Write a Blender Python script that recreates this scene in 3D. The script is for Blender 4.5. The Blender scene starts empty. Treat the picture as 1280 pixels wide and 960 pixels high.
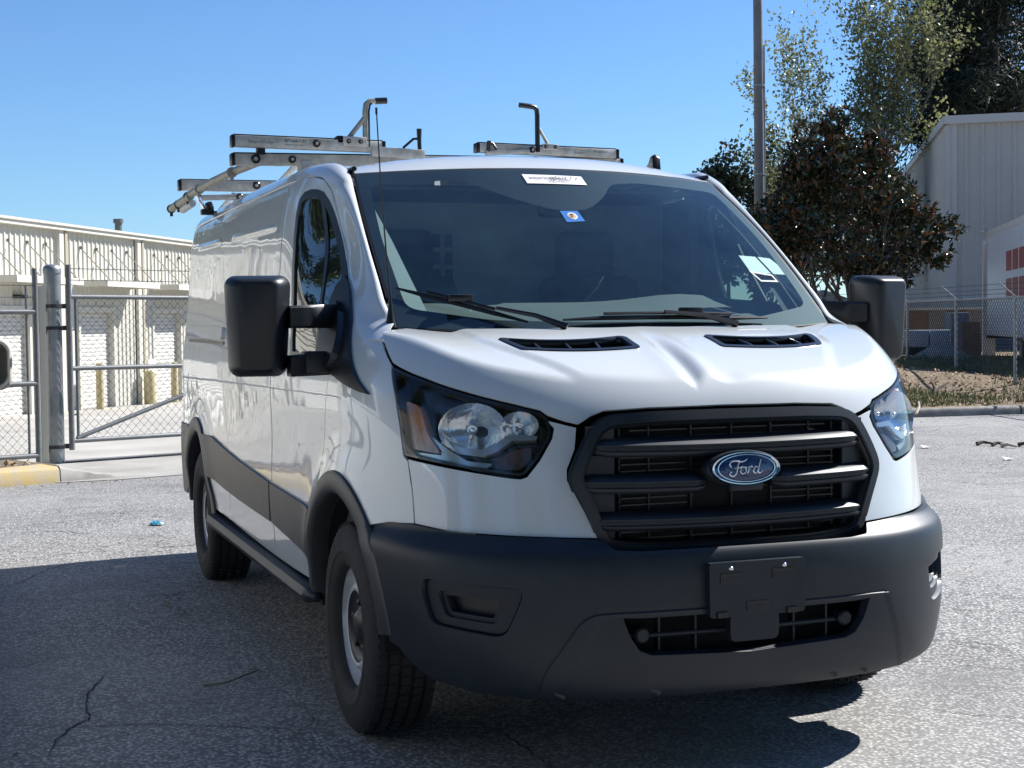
import bpy, bmesh, math, random
import numpy as np
from mathutils import Vector, Matrix
from mathutils.geometry import delaunay_2d_cdt
sc = bpy.context.scene
# ----------------------------------------------------------------- camera
cam_d = bpy.data.cameras.new('camera'); cam = bpy.data.objects.new('camera', cam_d); sc.collection.objects.link(cam)
cam_d.sensor_width = 36.0; cam_d.lens = 36.0*1897.04/1280.0; cam_d.clip_start = .05; cam_d.clip_end = 3000
YAW, PITCH, ROLL = math.radians(19.8184), math.radians(-2.3133), math.radians(-.6426)
_d = Vector((math.sin(YAW)*math.cos(PITCH), math.cos(YAW)*math.cos(PITCH), math.sin(PITCH)))
_r0 = Vector((math.cos(YAW), -math.sin(YAW), 0)); _u0 = _r0.cross(_d)
_r = _r0*math.cos(ROLL)+_u0*math.sin(ROLL); _u = -_r0*math.sin(ROLL)+_u0*math.cos(ROLL)
M = Matrix(((_r.x, _u.x, -_d.x, -2.1677), (_r.y, _u.y, -_d.y, -4.9618), (_r.z, _u.z, -_d.z, 1.3626), (0, 0, 0, 1)))
cam.matrix_world = M; sc.camera = cam
# ----------------------------------------------------------------- sky, sun, exposure
SUN_DIR = Vector((1.08, .20, 1.0)).normalized()       # towards the sun: right of the van and a little behind it
wd = bpy.data.worlds.new('World'); sc.world = wd; wd.use_nodes = True
nt = wd.node_tree; nt.nodes.clear()
sky = nt.nodes.new('ShaderNodeTexSky'); sky.sky_type = 'NISHITA'; sky.sun_disc = False
sky.sun_elevation = math.asin(SUN_DIR.z); sky.sun_rotation = math.atan2(SUN_DIR.x, SUN_DIR.y)
sky.air_density = 1.0; sky.dust_density = .05; sky.ozone_density = 3.0; sky.altitude = 200
bg = nt.nodes.new('ShaderNodeBackground'); bg.inputs['Strength'].default_value = .052
ow = nt.nodes.new('ShaderNodeOutputWorld')
tint = nt.nodes.new('ShaderNodeMix'); tint.data_type = 'RGBA'; tint.blend_type = 'MULTIPLY'; tint.inputs['Factor'].default_value = 1.0; tint.inputs['B'].default_value = (.90, 1.22, 1.58, 1)
nt.links.new(sky.outputs[0], tint.inputs['A']); nt.links.new(tint.outputs['Result'], bg.inputs[0]); nt.links.new(bg.outputs[0], ow.inputs[0])
sun_d = bpy.data.lights.new('sun', 'SUN'); sun_d.energy = 5.0; sun_d.angle = math.radians(.53); sun_d.color = (1, .975, .94)
sun = bpy.data.objects.new('sun', sun_d); sc.collection.objects.link(sun)
sun.rotation_euler = (-SUN_DIR).to_track_quat('-Z', 'Y').to_euler()
vs = sc.view_settings; vs.view_transform = 'Standard'; vs.look = 'None'; vs.exposure = .84; vs.gamma = 1.0; vs.use_curve_mapping = False
sc.cycles.max_bounces = 8; sc.cycles.transparent_max_bounces = 24
random.seed(7); rng = np.random.default_rng(7)
COL = sc.collection
# ----------------------------------------------------------------- helpers
def mat(name, col, rough=.6, metal=0., coat=0., spec=.5, noise=None, bump=None, emit=None, col2=None, coat_rough=.03):
    """noise=(scale, amount) varies the colour towards col2, bump=(scale, strength, distance)"""
    m = bpy.data.materials.new(name); m.use_nodes = True; n = m.node_tree; b = n.nodes['Principled BSDF']
    b.inputs['Base Color'].default_value = (*col, 1); b.inputs['Roughness'].default_value = rough
    b.inputs['Metallic'].default_value = metal; b.inputs['Coat Weight'].default_value = coat
    b.inputs['Coat Roughness'].default_value = coat_rough; b.inputs['Specular IOR Level'].default_value = spec
    tc = n.nodes.new('ShaderNodeTexCoord')
    if noise:
        t = n.nodes.new('ShaderNodeTexNoise'); t.inputs['Scale'].default_value = noise[0]; t.inputs['Detail'].default_value = 8; t.inputs['Roughness'].default_value = .65
        n.links.new(tc.outputs['Object'], t.inputs['Vector'])
        rp = n.nodes.new('ShaderNodeMapRange'); rp.inputs['From Min'].default_value = .35; rp.inputs['From Max'].default_value = .68
        n.links.new(t.outputs['Fac'], rp.inputs['Value'])
        mx = n.nodes.new('ShaderNodeMix'); mx.data_type = 'RGBA'; c2 = col2 or tuple(v*.6 for v in col)
        mu = n.nodes.new('ShaderNodeMath'); mu.operation = 'MULTIPLY'; mu.inputs[1].default_value = noise[1]
        n.links.new(rp.outputs[0], mu.inputs[0]); n.links.new(mu.outputs[0], mx.inputs['Factor'])
        mx.inputs['A'].default_value = (*col, 1); mx.inputs['B'].default_value = (*c2, 1)
        n.links.new(mx.outputs['Result'], b.inputs['Base Color'])
    if bump:
        t2 = n.nodes.new('ShaderNodeTexNoise'); t2.inputs['Scale'].default_value = bump[0]; t2.inputs['Detail'].default_value = 4
        n.links.new(tc.outputs['Object'], t2.inputs['Vector'])
        bp = n.nodes.new('ShaderNodeBump'); bp.inputs['Strength'].default_value = bump[1]; bp.inputs['Distance'].default_value = bump[2]
        n.links.new(t2.outputs['Fac'], bp.inputs['Height']); n.links.new(bp.outputs[0], b.inputs['Normal'])
    if emit:
        b.inputs['Emission Color'].default_value = (*emit[0], 1); b.inputs['Emission Strength'].default_value = emit[1]
    return m
def glass_mat(name, tint, ior=1.5, rough=.0, dust_haze=0., dust_haze_col=(.6, .62, .6)):
    m = bpy.data.materials.new(name); m.use_nodes = True; n = m.node_tree; n.nodes.clear()
    o = n.nodes.new('ShaderNodeOutputMaterial'); tr = n.nodes.new('ShaderNodeBsdfTransparent'); tr.inputs[0].default_value = (*tint, 1)
    gl = n.nodes.new('ShaderNodeBsdfGlossy'); gl.inputs['Roughness'].default_value = rough; gl.inputs[0].default_value = (1, 1, 1, 1)
    fr = n.nodes.new('ShaderNodeFresnel')
    ge = n.nodes.new('ShaderNodeNewGeometry'); mi = n.nodes.new('ShaderNodeMapRange'); mi.inputs['To Min'].default_value = ior; mi.inputs['To Max'].default_value = 1/ior   # a thin pane reflects alike from both sides
    n.links.new(ge.outputs['Backfacing'], mi.inputs['Value']); n.links.new(mi.outputs[0], fr.inputs[0])
    mx = n.nodes.new('ShaderNodeMixShader'); n.links.new(fr.outputs[0], mx.inputs[0]); n.links.new(tr.outputs[0], mx.inputs[1]); n.links.new(gl.outputs[0], mx.inputs[2])
    last = mx
    if dust_haze > 0:
        tc = n.nodes.new('ShaderNodeTexCoord'); t = n.nodes.new('ShaderNodeTexNoise'); t.inputs['Scale'].default_value = 3.5; t.inputs['Detail'].default_value = 10
        t.inputs['Roughness'].default_value = .72; n.links.new(tc.outputs['Object'], t.inputs['Vector'])
        mr = n.nodes.new('ShaderNodeMapRange'); mr.inputs['From Min'].default_value = .38; mr.inputs['From Max'].default_value = .8; mr.inputs['To Min'].default_value = dust_haze*.5; mr.inputs['To Max'].default_value = dust_haze*2.2
        n.links.new(t.outputs['Fac'], mr.inputs['Value'])
        df = n.nodes.new('ShaderNodeBsdfDiffuse'); df.inputs[0].default_value = (*dust_haze_col, 1)
        m2 = n.nodes.new('ShaderNodeMixShader'); n.links.new(mr.outputs[0], m2.inputs[0]); n.links.new(mx.outputs[0], m2.inputs[1]); n.links.new(df.outputs[0], m2.inputs[2]); last = m2
    n.links.new(last.outputs[0], o.inputs[0])
    return m
def link(name, me, m=None, parent=None, loc=None, rot=None):
    o = bpy.data.objects.new(name, me); COL.objects.link(o)
    if m is not None and me is not None and not me.materials: me.materials.append(m)
    if parent: o.parent = parent
    if loc is not None: o.location = loc
    if rot is not None: o.rotation_euler = rot
    return o
def empty(name, parent=None, loc=(0, 0, 0), rot=(0, 0, 0)):
    o = bpy.data.objects.new(name, None); COL.objects.link(o); o.location = loc; o.rotation_euler = rot; o.empty_display_size = .1
    if parent: o.parent = parent
    return o
def tag(o, label, cat=None, group=None, kind=None):
    if label: o['label'] = label
    if cat: o['category'] = cat
    if group: o['group'] = group
    if kind: o['kind'] = kind
    return o
def pymesh(name, V, F, smooth=False):
    me = bpy.data.meshes.new(name); me.from_pydata([tuple(map(float, v)) for v in V], [], [tuple(int(i) for i in f) for f in F]); me.update()
    if smooth: me.polygons.foreach_set('use_smooth', [True]*len(me.polygons))
    return me
def inpoly(P, poly):
    x, y = P[:, 0], P[:, 1]; r = np.zeros(len(P), bool); n = len(poly); j = n-1
    for i in range(n):
        xi, yi = poly[i]; xj, yj = poly[j]
        if yi != yj: r ^= ((yi > y) != (yj > y)) & (x < (xj-xi)*(y-yi)/(yj-yi)+xi)
        j = i
    return r
def resample(poly, step=1.0):
    out = []; n = len(poly)
    for i in range(n):
        a = np.array(poly[i]); b = np.array(poly[(i+1) % n]); k = max(1, int(math.ceil(np.linalg.norm(b-a)/step)))
        out += [a+(b-a)*t/k for t in range(k)]
    return np.array(out)
def smooth_poly(pts, k=4):
    """closed Catmull-Rom through pts"""
    P = np.array(pts, float); n = len(P); out = []
    for i in range(n):
        p0, p1, p2, p3 = P[i-1], P[i], P[(i+1) % n], P[(i+2) % n]
        for t in np.arange(k)/k:
            out.append(.5*((2*p1)+(-p0+p2)*t+(2*p0-5*p1+4*p2-p3)*t*t+(-p0+3*p1-3*p2+p3)*t**3))
    return [tuple(o) for o in out]
def round_poly(pts, r=.02, k=4):
    """round the corners of a polygon by distance r"""
    P = [np.array(p, float) for p in pts]; out = []; n = len(P)
    for i in range(n):
        a, b, c = P[i-1], P[i], P[(i+1) % n]; ra = min(r, .45*np.linalg.norm(a-b)); rc = min(r, .45*np.linalg.norm(c-b))
        s = b+(a-b)/np.linalg.norm(a-b)*ra; e = b+(c-b)/np.linalg.norm(c-b)*rc
        for t in np.linspace(0, 1, k+1): out.append(tuple((1-t)**2*s+2*t*(1-t)*b+t*t*e))
    return out
def fnormal(fn, A, B, e=1e-3, ref=None):
    P = fn(A, B); N = np.cross(fn(A+e, B)-fn(A-e, B), fn(A, B+e)-fn(A, B-e))
    N /= (np.linalg.norm(N, axis=-1, keepdims=True)+1e-12)
    R = np.stack([0*P[:, 0], np.clip(P[:, 1], .3, 3.8), 0*P[:, 0]+.9], -1) if ref is None else np.broadcast_to(np.array(ref), P.shape)
    if np.sum(np.sum(N*(P-R), -1)) < 0: N = -N
    return P, N
def panel(name, fn, poly, m, parent, h=(.03, .03), holes=(), off=0., thick=.012, ref=None, ragged=None):
    hs = np.array(h); po = resample(np.array(poly)/hs); ho = [resample(np.array(q)/hs) for q in holes]
    loops = [po]+ho; B = np.concatenate(loops); E = []; k = 0
    for l in loops:
        n = len(l); E += [(k+i, k+(i+1) % n) for i in range(n)]; k += n
    lo = po.min(0); hi = po.max(0)
    gx, gy = np.meshgrid(np.arange(math.floor(lo[0]), hi[0]+1)+.37, np.arange(math.floor(lo[1]), hi[1]+1)+.41)
    G = np.stack([gx.ravel(), gy.ravel()], -1); ok = inpoly(G, po)
    for q in ho: ok &= ~inpoly(G, q)
    G = G[ok]
    if len(G):
        keep = np.ones(len(G), bool)
        for s in range(0, len(G), 2000):
            d = np.min(np.linalg.norm(G[s:s+2000, None]-B[None], axis=-1), axis=1); keep[s:s+2000] = d > .5
        G = G[keep]
    pts = [Vector((float(a), float(b))) for a, b in np.concatenate([B, G])]
    vo, eo, fo, *_ = delaunay_2d_cdt(pts, E, [], 0, 1e-5)
    V2 = np.array([(v.x, v.y) for v in vo]); F = np.array([tuple(f) for f in fo if len(f) == 3])
    C = V2[F].mean(1); ok = inpoly(C, po)
    for q in ho: ok &= ~inpoly(C, q)
    F = F[ok]; used = np.unique(F); mp = -np.ones(len(V2), int); mp[used] = np.arange(len(used)); V2 = V2[used]*hs; F = mp[F]
    P, N = fnormal(fn, V2[:, 0], V2[:, 1], ref=ref); P = P+N*off
    # orient faces like the normals
    fn_ = np.cross(P[F[:, 1]]-P[F[:, 0]], P[F[:, 2]]-P[F[:, 0]]); fl = np.sum(fn_*N[F[:, 0]], -1) < 0; F[fl] = F[fl][:, ::-1]
    V = [*P]; NN = [*N]; FF = [tuple(f) for f in F]
    if thick:
        cnt = {}
        for f in F:
            for i in range(3): cnt.setdefault(tuple(sorted((f[i], f[(i+1) % 3]))), []).append((f[i], f[(i+1) % 3]))
        for key, l in cnt.items():
            if len(l) == 1:
                a, b = l[0]; t = P[b]-P[a]; o = np.cross(t, N[a]); o /= np.linalg.norm(o)+1e-12; k = len(V)
                V += [P[a], P[b], P[b]-N[b]*thick, P[a]-N[a]*thick]; NN += [o*.8+N[a]*.6, o*.8+N[b]*.6, o, o]; FF.append((k+1, k, k+3, k+2))
    me = pymesh(name, V, FF, True); me.normals_split_custom_set_from_vertices([tuple(v/(np.linalg.norm(v)+1e-12)) for v in NN])
    return link(name, me, m, parent)
def grid_mesh(P, closed_u=False, closed_v=False):
    nu, nv = P.shape[:2]; V = P.reshape(-1, 3); F = []
    for i in range(nu if closed_u else nu-1):
        for j in range(nv if closed_v else nv-1):
            F.append((i*nv+j, ((i+1) % nu)*nv+j, ((i+1) % nu)*nv+(j+1) % nv, i*nv+(j+1) % nv))
    return V, F
class MB:
    """collects simple solids into one mesh"""
    def __init__(s): s.V = []; s.F = []
    def add(s, V, F):
        k = len(s.V); s.V += [tuple(map(float, v)) for v in V]; s.F += [tuple(int(i)+k for i in f) for f in F]; return s
    def box(s, c, d, rot=None, taper=1.0):
        x, y, z = d[0]/2, d[1]/2, d[2]/2
        v = np.array([(-x, -y, -z), (x, -y, -z), (x, y, -z), (-x, y, -z), (-x*taper, -y*taper, z), (x*taper, -y*taper, z), (x*taper, y*taper, z), (-x*taper, y*taper, z)])
        if rot is not None: v = v@np.array(rot).T
        return s.add(v+np.array(c), [(0, 3, 2, 1), (4, 5, 6, 7), (0, 1, 5, 4), (1, 2, 6, 5), (2, 3, 7, 6), (3, 0, 4, 7)])
    def prism(s, poly, axis, a, b):
        """extrude a 2-D polygon (other two axes in x<y<z order) along axis from a to b"""
        n = len(poly); ax = 'xyz'.index(axis); V = []
        for w in (a, b):
            for p in poly:
                q = list(p); q.insert(ax, w); V.append(q)
        F = [tuple(range(n))[::-1], tuple(range(n, 2*n))]+[(i, (i+1) % n, n+(i+1) % n, n+i) for i in range(n)]
        return s.add(V, F)
    def tube(s, pts, r, n=10, cap=True):
        pts = [np.array(p, float) for p in pts]; R = r if hasattr(r, '__len__') else [r]*len(pts); rings = []
        t = pts[1]-pts[0]; up = np.array((0, 0, 1.)) if abs(t[2]) < .9*np.linalg.norm(t) else np.array((1., 0, 0))
        for i, p in enumerate(pts):
            t = pts[min(i+1, len(pts)-1)]-pts[max(i-1, 0)]; t = t/(np.linalg.norm(t)+1e-12)
            a = np.cross(t, up); a /= np.linalg.norm(a)+1e-12; b = np.cross(a, t); up = b
            rings.append([p+R[i]*(math.cos(2*math.pi*k/n)*a+math.sin(2*math.pi*k/n)*b) for k in range(n)])
        V, F = grid_mesh(np.array(rings), closed_v=True)
        if cap: F = F+[tuple(range(n)), tuple(range((len(pts)-1)*n, len(pts)*n))[::-1]]
        return s.add(V, F)
    def lathe(s, prof, n=48, axis='x', c=(0, 0, 0), cap=False):
        """prof: (radius, along) pairs turned about axis"""
        ring = []
        for r, a in prof:
            row = []
            for k in range(n):
                t = 2*math.pi*k/n; p = (a, r*math.cos(t), r*math.sin(t)) if axis == 'x' else ((r*math.cos(t), a, r*math.sin(t)) if axis == 'y' else (r*math.cos(t), r*math.sin(t), a))
                row.append(np.array(p)+np.array(c))
            ring.append(row)
        V, F = grid_mesh(np.array(ring), closed_v=True)
        if cap: F += [tuple(range(n)), tuple(range((len(prof)-1)*n, len(prof)*n))]
        return s.add(V, F)
    def build(s, name, m, parent=None, smooth=None, bevel=0., loc=None, rot=None, fix=True):
        me = pymesh(name, s.V, s.F)
        if bevel or fix:
            bm = bmesh.new(); bm.from_mesh(me)
            if fix: bmesh.ops.recalc_face_normals(bm, faces=bm.faces)
            if bevel: bmesh.ops.bevel(bm, geom=[e for e in bm.edges if len(e.link_faces) == 2 and e.calc_face_angle(0) > .5], offset=bevel, segments=2, affect='EDGES', profile=.5, clamp_overlap=True)
            bm.to_mesh(me); bm.free()
        if smooth is not None:
            me.polygons.foreach_set('use_smooth', [True]*len(me.polygons)); me.set_sharp_from_angle(angle=math.radians(smooth))
        return link(name, me, m, parent, loc, rot)
def copy_tree(o, parent=None):
    c = o.copy(); COL.objects.link(c); c.parent = parent
    for ch in list(o.children): copy_tree(ch, c)
    return c
# ----------------------------------------------------------------- van surface maths
# van frame = world frame: x to the picture's right, y to the back of the van, z up, front axle at y = 0
def spline(xs, ys):
    xs = np.array(xs, float); ys = np.array(ys, float); n = len(xs); h = np.diff(xs)
    A = np.eye(n); r = np.zeros(n)
    for i in range(1, n-1):
        A[i, i-1] = h[i-1]; A[i, i] = 2*(h[i-1]+h[i]); A[i, i+1] = h[i]
        r[i] = 6*((ys[i+1]-ys[i])/h[i]-(ys[i]-ys[i-1])/h[i-1])
    m = np.linalg.solve(A, r)
    def f(x):
        x = np.clip(np.asarray(x, float), xs[0], xs[-1])
        i = np.clip(np.searchsorted(xs, x)-1, 0, n-2)
        a = xs[i+1]-x; b = x-xs[i]; hh = h[i]
        return (m[i]*a**3+m[i+1]*b**3)/(6*hh)+(ys[i]/hh-m[i]*hh/6)*a+(ys[i+1]/hh-m[i+1]*hh/6)*b
    return f
def sstep(a, b, x):
    t = np.clip((np.asarray(x, float)-a)/(b-a), 0, 1); return t*t*(3-2*t)
def gauss(x, c, s): return np.exp(-((np.asarray(x, float)-c)/s)**2)
Y0 = 0.06; HP = math.pi/2; YR = 3.95; DR = 0.40
W_side = spline([.15,.30,.42,.55,.70,.85,1.0,1.1,1.2,1.3,1.45,1.6,1.75,1.85,1.92,1.97,2.02],
                [.94,.972,.985,.992,.995,.990,.990,.993,.986,.972,.955,.943,.930,.917,.902,.880,.84])
W_frnt = spline([.15,.30,.42,.55,.70,.85,1.0,1.1,1.15,1.2,1.25,1.3,1.35,1.4,1.5],
                [.94,.972,.985,.992,.995,.990,.988,.985,.978,.962,.938,.903,.852,.785,.62])
D_body = spline([.15,.45,.60,.735,.85,.92,1.045,1.095,1.165,1.245,1.315,1.39,1.5],
                [1.05,1.05,1.04,1.018,.99,.972,.932,.912,.872,.800,.710,.58,.33])
W_bump = spline([.15,.20,.25,.35,.5,.64,.69,.715,.735,.76,.80],[.90,.945,.985,1.012,1.022,1.024,1.021,1.010,.996,.990,.985])
D_bump = spline([.15,.20,.25,.32,.42,.55,.63,.675,.705,.722,.738,.76,.80],[.90,.945,1.01,1.055,1.08,1.087,1.086,1.078,1.060,1.036,1.018,1.012,1.0])
def pexp(kind): return 2.8 if kind == 'body' else 3.0
def shell(u, z, kind='body'):
    """u: signed distance round the plan outline from the nose centre; u>0 is the side with x>0"""
    u = np.asarray(u, float); z = np.asarray(z, float); s = np.sign(u)+(u == 0); a = np.abs(u)
    p = pexp(kind)
    phi = np.clip(HP-a, 0, HP)
    yy = np.clip(a-HP, 0, None)                      # distance behind Y0
    ps = np.clip((yy-(YR-Y0))/DR, 0, HP)             # rear corner angle
    ws = W_side(z); fr = sstep(0, .75, phi)
    W = (ws+(W_frnt(z)-ws)*fr) if kind == 'body' else (W_bump(z))
    D = D_body(z) if kind == 'body' else D_bump(z)
    r = (np.cos(phi)**p+np.sin(phi)**p)**(-1/p)
    x = W*r*np.cos(phi); y = Y0-D*r*np.sin(phi)+np.clip(yy, 0, YR-Y0)
    q = 3.5; rr = (np.cos(ps)**q+np.sin(ps)**q)**(-1/q)
    x = x*rr*np.cos(ps); y = y+DR*rr*np.sin(ps)*(1-.06*sstep(1.2, 2.0, z))
    x = x*(1-.02*sstep(2.2, 4.3, y)*np.ones_like(z))
    x = x-.145*sstep(1.2, 1.7, z)*np.clip(1.0-y, 0, 1.3)**1.4-.072*sstep(1.4, 1.85, z)*sstep(1.25, .35, y)   # the cab narrows towards the windscreen
    if kind == 'body':                               # rolled haunch round the wheel openings
        for yc in (0.0, 3.30):
            rad = np.hypot(y-yc, z-.36)
            x = x+np.where(a > .55, .020*gauss(rad, .50, .085)*sstep(.45, .62, z)*sstep(.7, .95, x), 0)
    else:                                            # recessed chin panel round the lower opening
        xb = .46+.42*np.clip(.53-z, 0, .4)
        m = (1-sstep(xb, xb+.022, np.abs(x)))*(1-sstep(.518, .536, z))
        y = y+.004*m
    return np.stack([s*x, y+0*z, z+0*x], -1)
def u_of_y(y): return HP+(y-Y0)
# hood top: height over (x, y), smooth minimum of a crowned panel and the leaning shell
hood_c = spline([-.98,-.94,-.84,-.69,-.54,-.39,-.24,-.09,.1,.4],[1.07,1.105,1.168,1.236,1.284,1.321,1.346,1.364,1.385,1.41])
def dent(x, y):
    # crumple: a valley running forward from the cowl and a kink at the leading edge
    d = 0
    ax, ay, bx, by = -.045, -.26, -.078, -.84
    L = math.hypot(bx-ax, by-ay); tx, ty = (bx-ax)/L, (by-ay)/L
    t = ((x-ax)*tx+(y-ay)*ty)/L; n = (x-ax)*(-ty)+(y-ay)*tx
    wgt = sstep(.05, .75, t)*(1-sstep(.98, 1.12, t))
    d = d-.015*wgt*gauss(n, 0, .026)+.008*wgt*gauss(n, .055, .028)+.003*wgt*gauss(n, -.05, .035)
    d = d-.022*gauss(x, -.070, .018)*gauss(y, -.850, .020)+.008*gauss(x, -.035, .02)*gauss(y, -.842, .025)
    d = d-.006*gauss(x, .05, .05)*gauss(y, -.80, .035)
    return d
def hood_top(x, y):
    ax = np.abs(x)
    c = hood_c(y)
    xr = .60-.22*sstep(-.3, -.9, y)                  # plateau edge, inwards to the nose
    step = 1-sstep(xr, xr+.055, ax)
    z = c-.028*(ax/.6)**2*.35+.012*step-.012
    z = z+.020*sstep(.62, .86, ax)*sstep(-.75, -.25, y)   # fender shoulder ridge
    return z+dent(x, y)
def hood_shell_z(x, y):
    lo = np.full(np.shape(x), .6); hi = np.full(np.shape(x), 1.5)
    Y = np.clip(Y0-y, 1e-4, None); ax = np.abs(x)+1e-6
    for _ in range(34):
        m = (lo+hi)/2; D = D_body(m); phi = np.arctan2(Y/D, ax)
        ws = W_side(m); W = ws+(W_frnt(m)-ws)*sstep(0, .75, phi)
        F = (ax/W)**2.8+(Y/D)**2.8
        hi = np.where(F > 1, m, hi); lo = np.where(F > 1, lo, m)
    return (lo+hi)/2
def hood_z(x, y):
    x = np.asarray(x, float); y = np.asarray(y, float)
    a = hood_top(x, y); b = hood_shell_z(x, y); k = .013
    h = np.clip(.5+.5*(b-a)/k, 0, 1)
    return b+(a-b)*h-k*h*(1-h)
WR, DRF = .998, .945
def hood(u, q):
    """u as for the shell, q = square root of the way in from the outline"""
    u = np.asarray(u, float); q = np.asarray(q, float); w = q*np.abs(q)
    phi = HP-np.abs(u); s = np.sign(u)+(u == 0)
    r = (np.abs(np.cos(phi))**2.8+np.abs(np.sin(phi))**2.8)**(-1/2.8)*(1-w)
    x = s*WR*r*np.cos(phi); y = Y0-DRF*r*np.sin(phi)
    return np.stack([x, y, hood_z(x, y)], -1)
def hood_uq(x, y):
    phi = math.atan2((Y0-y)/DRF, abs(x)/WR); r = ((abs(x)/WR)**2.8+abs((Y0-y)/DRF)**2.8)**(1/2.8)
    return ((HP-phi)*(1 if x >= 0 else -1), math.sqrt(max(0, 1-r)))
D_gril = spline([.60,.66,.75,.85,.95,1.05,1.11],[.99,1.0,1.012,1.014,1.006,.985,.965])
def grille_s(x, z):
    x = np.asarray(x, float); z = np.asarray(z, float)
    return np.stack([x+0*z, Y0-D_gril(z)*(1-(np.abs(x))**2.8)**(1/2.8), z+0*x], -1)
# windscreen: between a lower and an upper bowed edge
def glass(a, v):
    """a in -1..1 across, v in 0..1 from cowl to header"""
    a = np.asarray(a, float); v = np.asarray(v, float)
    xe = .815+(.752-.815)*v+.012*np.sin(np.pi*v); ye = -.085+(.700+.085)*v; ze = 1.372+(1.932-1.372)*v+.022*np.sin(np.pi*v)
    bow = (1-np.abs(a)**1.9)
    x = a*xe; y = ye-(.145-.005*v)*bow; z = ze+(-.030+.052*v)*bow
    return np.stack([x+0*v, y, z], -1)
def roof_z(x, y):
    x = np.asarray(x, float); y = np.asarray(y, float)
    c = 2.034+.018*sstep(.8, 1.9, y)-.012*sstep(3.4, 4.4, y)
    return c-.068*(np.abs(x)/.8)**2.8
# ----------------------------------------------------------------- ground
def gz(x, y):
    t = np.clip(np.asarray(y, float)-6.5, 0, None); return -.018*(t*t/(t+2.0))*(1-sstep(3, 9, x))
def asphalt_mat():
    m = bpy.data.materials.new('asphalt'); m.use_nodes = True; n = m.node_tree; b = n.nodes['Principled BSDF']; L = n.links.new
    tc = n.nodes.new('ShaderNodeTexCoord')
    def noise(sc_, det, ro=.6, vec=None):
        t = n.nodes.new('ShaderNodeTexNoise'); t.inputs['Scale'].default_value = sc_; t.inputs['Detail'].default_value = det; t.inputs['Roughness'].default_value = ro
        L((vec or tc).outputs['Object' if vec is None else 0], t.inputs['Vector']); return t
    def ramp(src, a, b_, lo=0., hi=1.):
        r = n.nodes.new('ShaderNodeMapRange'); r.inputs['From Min'].default_value = a; r.inputs['From Max'].default_value = b_; r.inputs['To Min'].default_value = lo; r.inputs['To Max'].default_value = hi
        L(src, r.inputs['Value']); return r.outputs[0]
    def mix(f, A, B):
        x = n.nodes.new('ShaderNodeMix'); x.data_type = 'RGBA'
        if hasattr(f, 'is_linked'): L(f, x.inputs['Factor'])
        else: x.inputs['Factor'].default_value = f
        for k, v in (('A', A), ('B', B)):
            if isinstance(v, tuple): x.inputs[k].default_value = (*v, 1)
            else: L(v, x.inputs[k])
        return x.outputs['Result']
    # aggregate: stones of differing grey
    vo = n.nodes.new('ShaderNodeTexVoronoi'); vo.inputs['Scale'].default_value = 68; L(tc.outputs['Object'], vo.inputs['Vector'])
    sep = n.nodes.new('ShaderNodeSeparateColor'); L(vo.outputs['Color'], sep.inputs[0])
    stone = mix(ramp(sep.outputs[0], .0, 1.0), (.13, .127, .123), (.68, .66, .625))
    gapm = ramp(vo.outputs['Distance'], .28, .62)
    fine = noise(150, 3, .7); stone = mix(ramp(fine.outputs['Fac'], .35, .65, 0, .55), stone, (.34, .335, .32)); base = mix(gapm, stone, (.10, .098, .096))
    big = noise(.35, 5); base = mix(ramp(big.outputs['Fac'], .35, .7, 0, .5), base, (.42, .41, .385))
    dk = noise(1.1, 8, .7); base = mix(ramp(dk.outputs['Fac'], .52, .74, 0, .7), base, (.15, .145, .14))
    # stretched seams and streaks along x
    mp = n.nodes.new('ShaderNodeMapping'); mp.inputs['Scale'].default_value = (.18, 1.6, 1); mp.inputs['Rotation'].default_value = (0, 0, -.35); L(tc.outputs['Object'], mp.inputs['Vector'])
    st = noise(1.5, 6, .6, mp); base = mix(ramp(st.outputs['Fac'], .56, .70, 0, .7), base, (.15, .15, .15))
    # rust-brown leaf stain
    bs = noise(.8, 6, .7); base = mix(ramp(bs.outputs['Fac'], .63, .8, 0, .5), base, (.13, .085, .05))
    # cracks: warped cell edges, broken up by noise
    wn = noise(1.6, 6, .65); ad = n.nodes.new('ShaderNodeVectorMath'); ad.operation = 'MULTIPLY_ADD'; L(wn.outputs['Color'], ad.inputs[0]); ad.inputs[1].default_value = (.9, .9, 0); mo = n.nodes.new('ShaderNodeMapping'); mo.inputs['Location'].default_value = (3.3, 1.45, 0); L(tc.outputs['Object'], mo.inputs['Vector']); L(mo.outputs[0], ad.inputs[2])
    cv = n.nodes.new('ShaderNodeTexVoronoi'); cv.feature = 'DISTANCE_TO_EDGE'; cv.inputs['Scale'].default_value = .75; L(ad.outputs[0], cv.inputs['Vector'])
    cr = ramp(cv.outputs['Distance'], .0, .0036, 1., 0.); cm = noise(.55, 3, .6, mo); cmk = ramp(cm.outputs['Fac'], .40, .52)
    mul = n.nodes.new('ShaderNodeMath'); mul.operation = 'MULTIPLY'; L(cr, mul.inputs[0]); L(cmk, mul.inputs[1])
    base = mix(mul.outputs[0], base, (.018, .017, .016))
    L(base, b.inputs['Base Color']); b.inputs['Roughness'].default_value = .82; b.inputs['Specular IOR Level'].default_value = .35
    hsum = n.nodes.new('ShaderNodeMath'); hsum.operation = 'MULTIPLY_ADD'; L(mul.outputs[0], hsum.inputs[0]); hsum.inputs[1].default_value = -2.0; L(ramp(vo.outputs['Distance'], 0, .7, 1, 0), hsum.inputs[2])
    bp = n.nodes.new('ShaderNodeBump'); bp.inputs['Strength'].default_value = .5; bp.inputs['Distance'].default_value = .004; L(hsum.outputs[0], bp.inputs['Height']); L(bp.outputs[0], b.inputs['Normal'])
    return m
ASPH = asphalt_mat()
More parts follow.
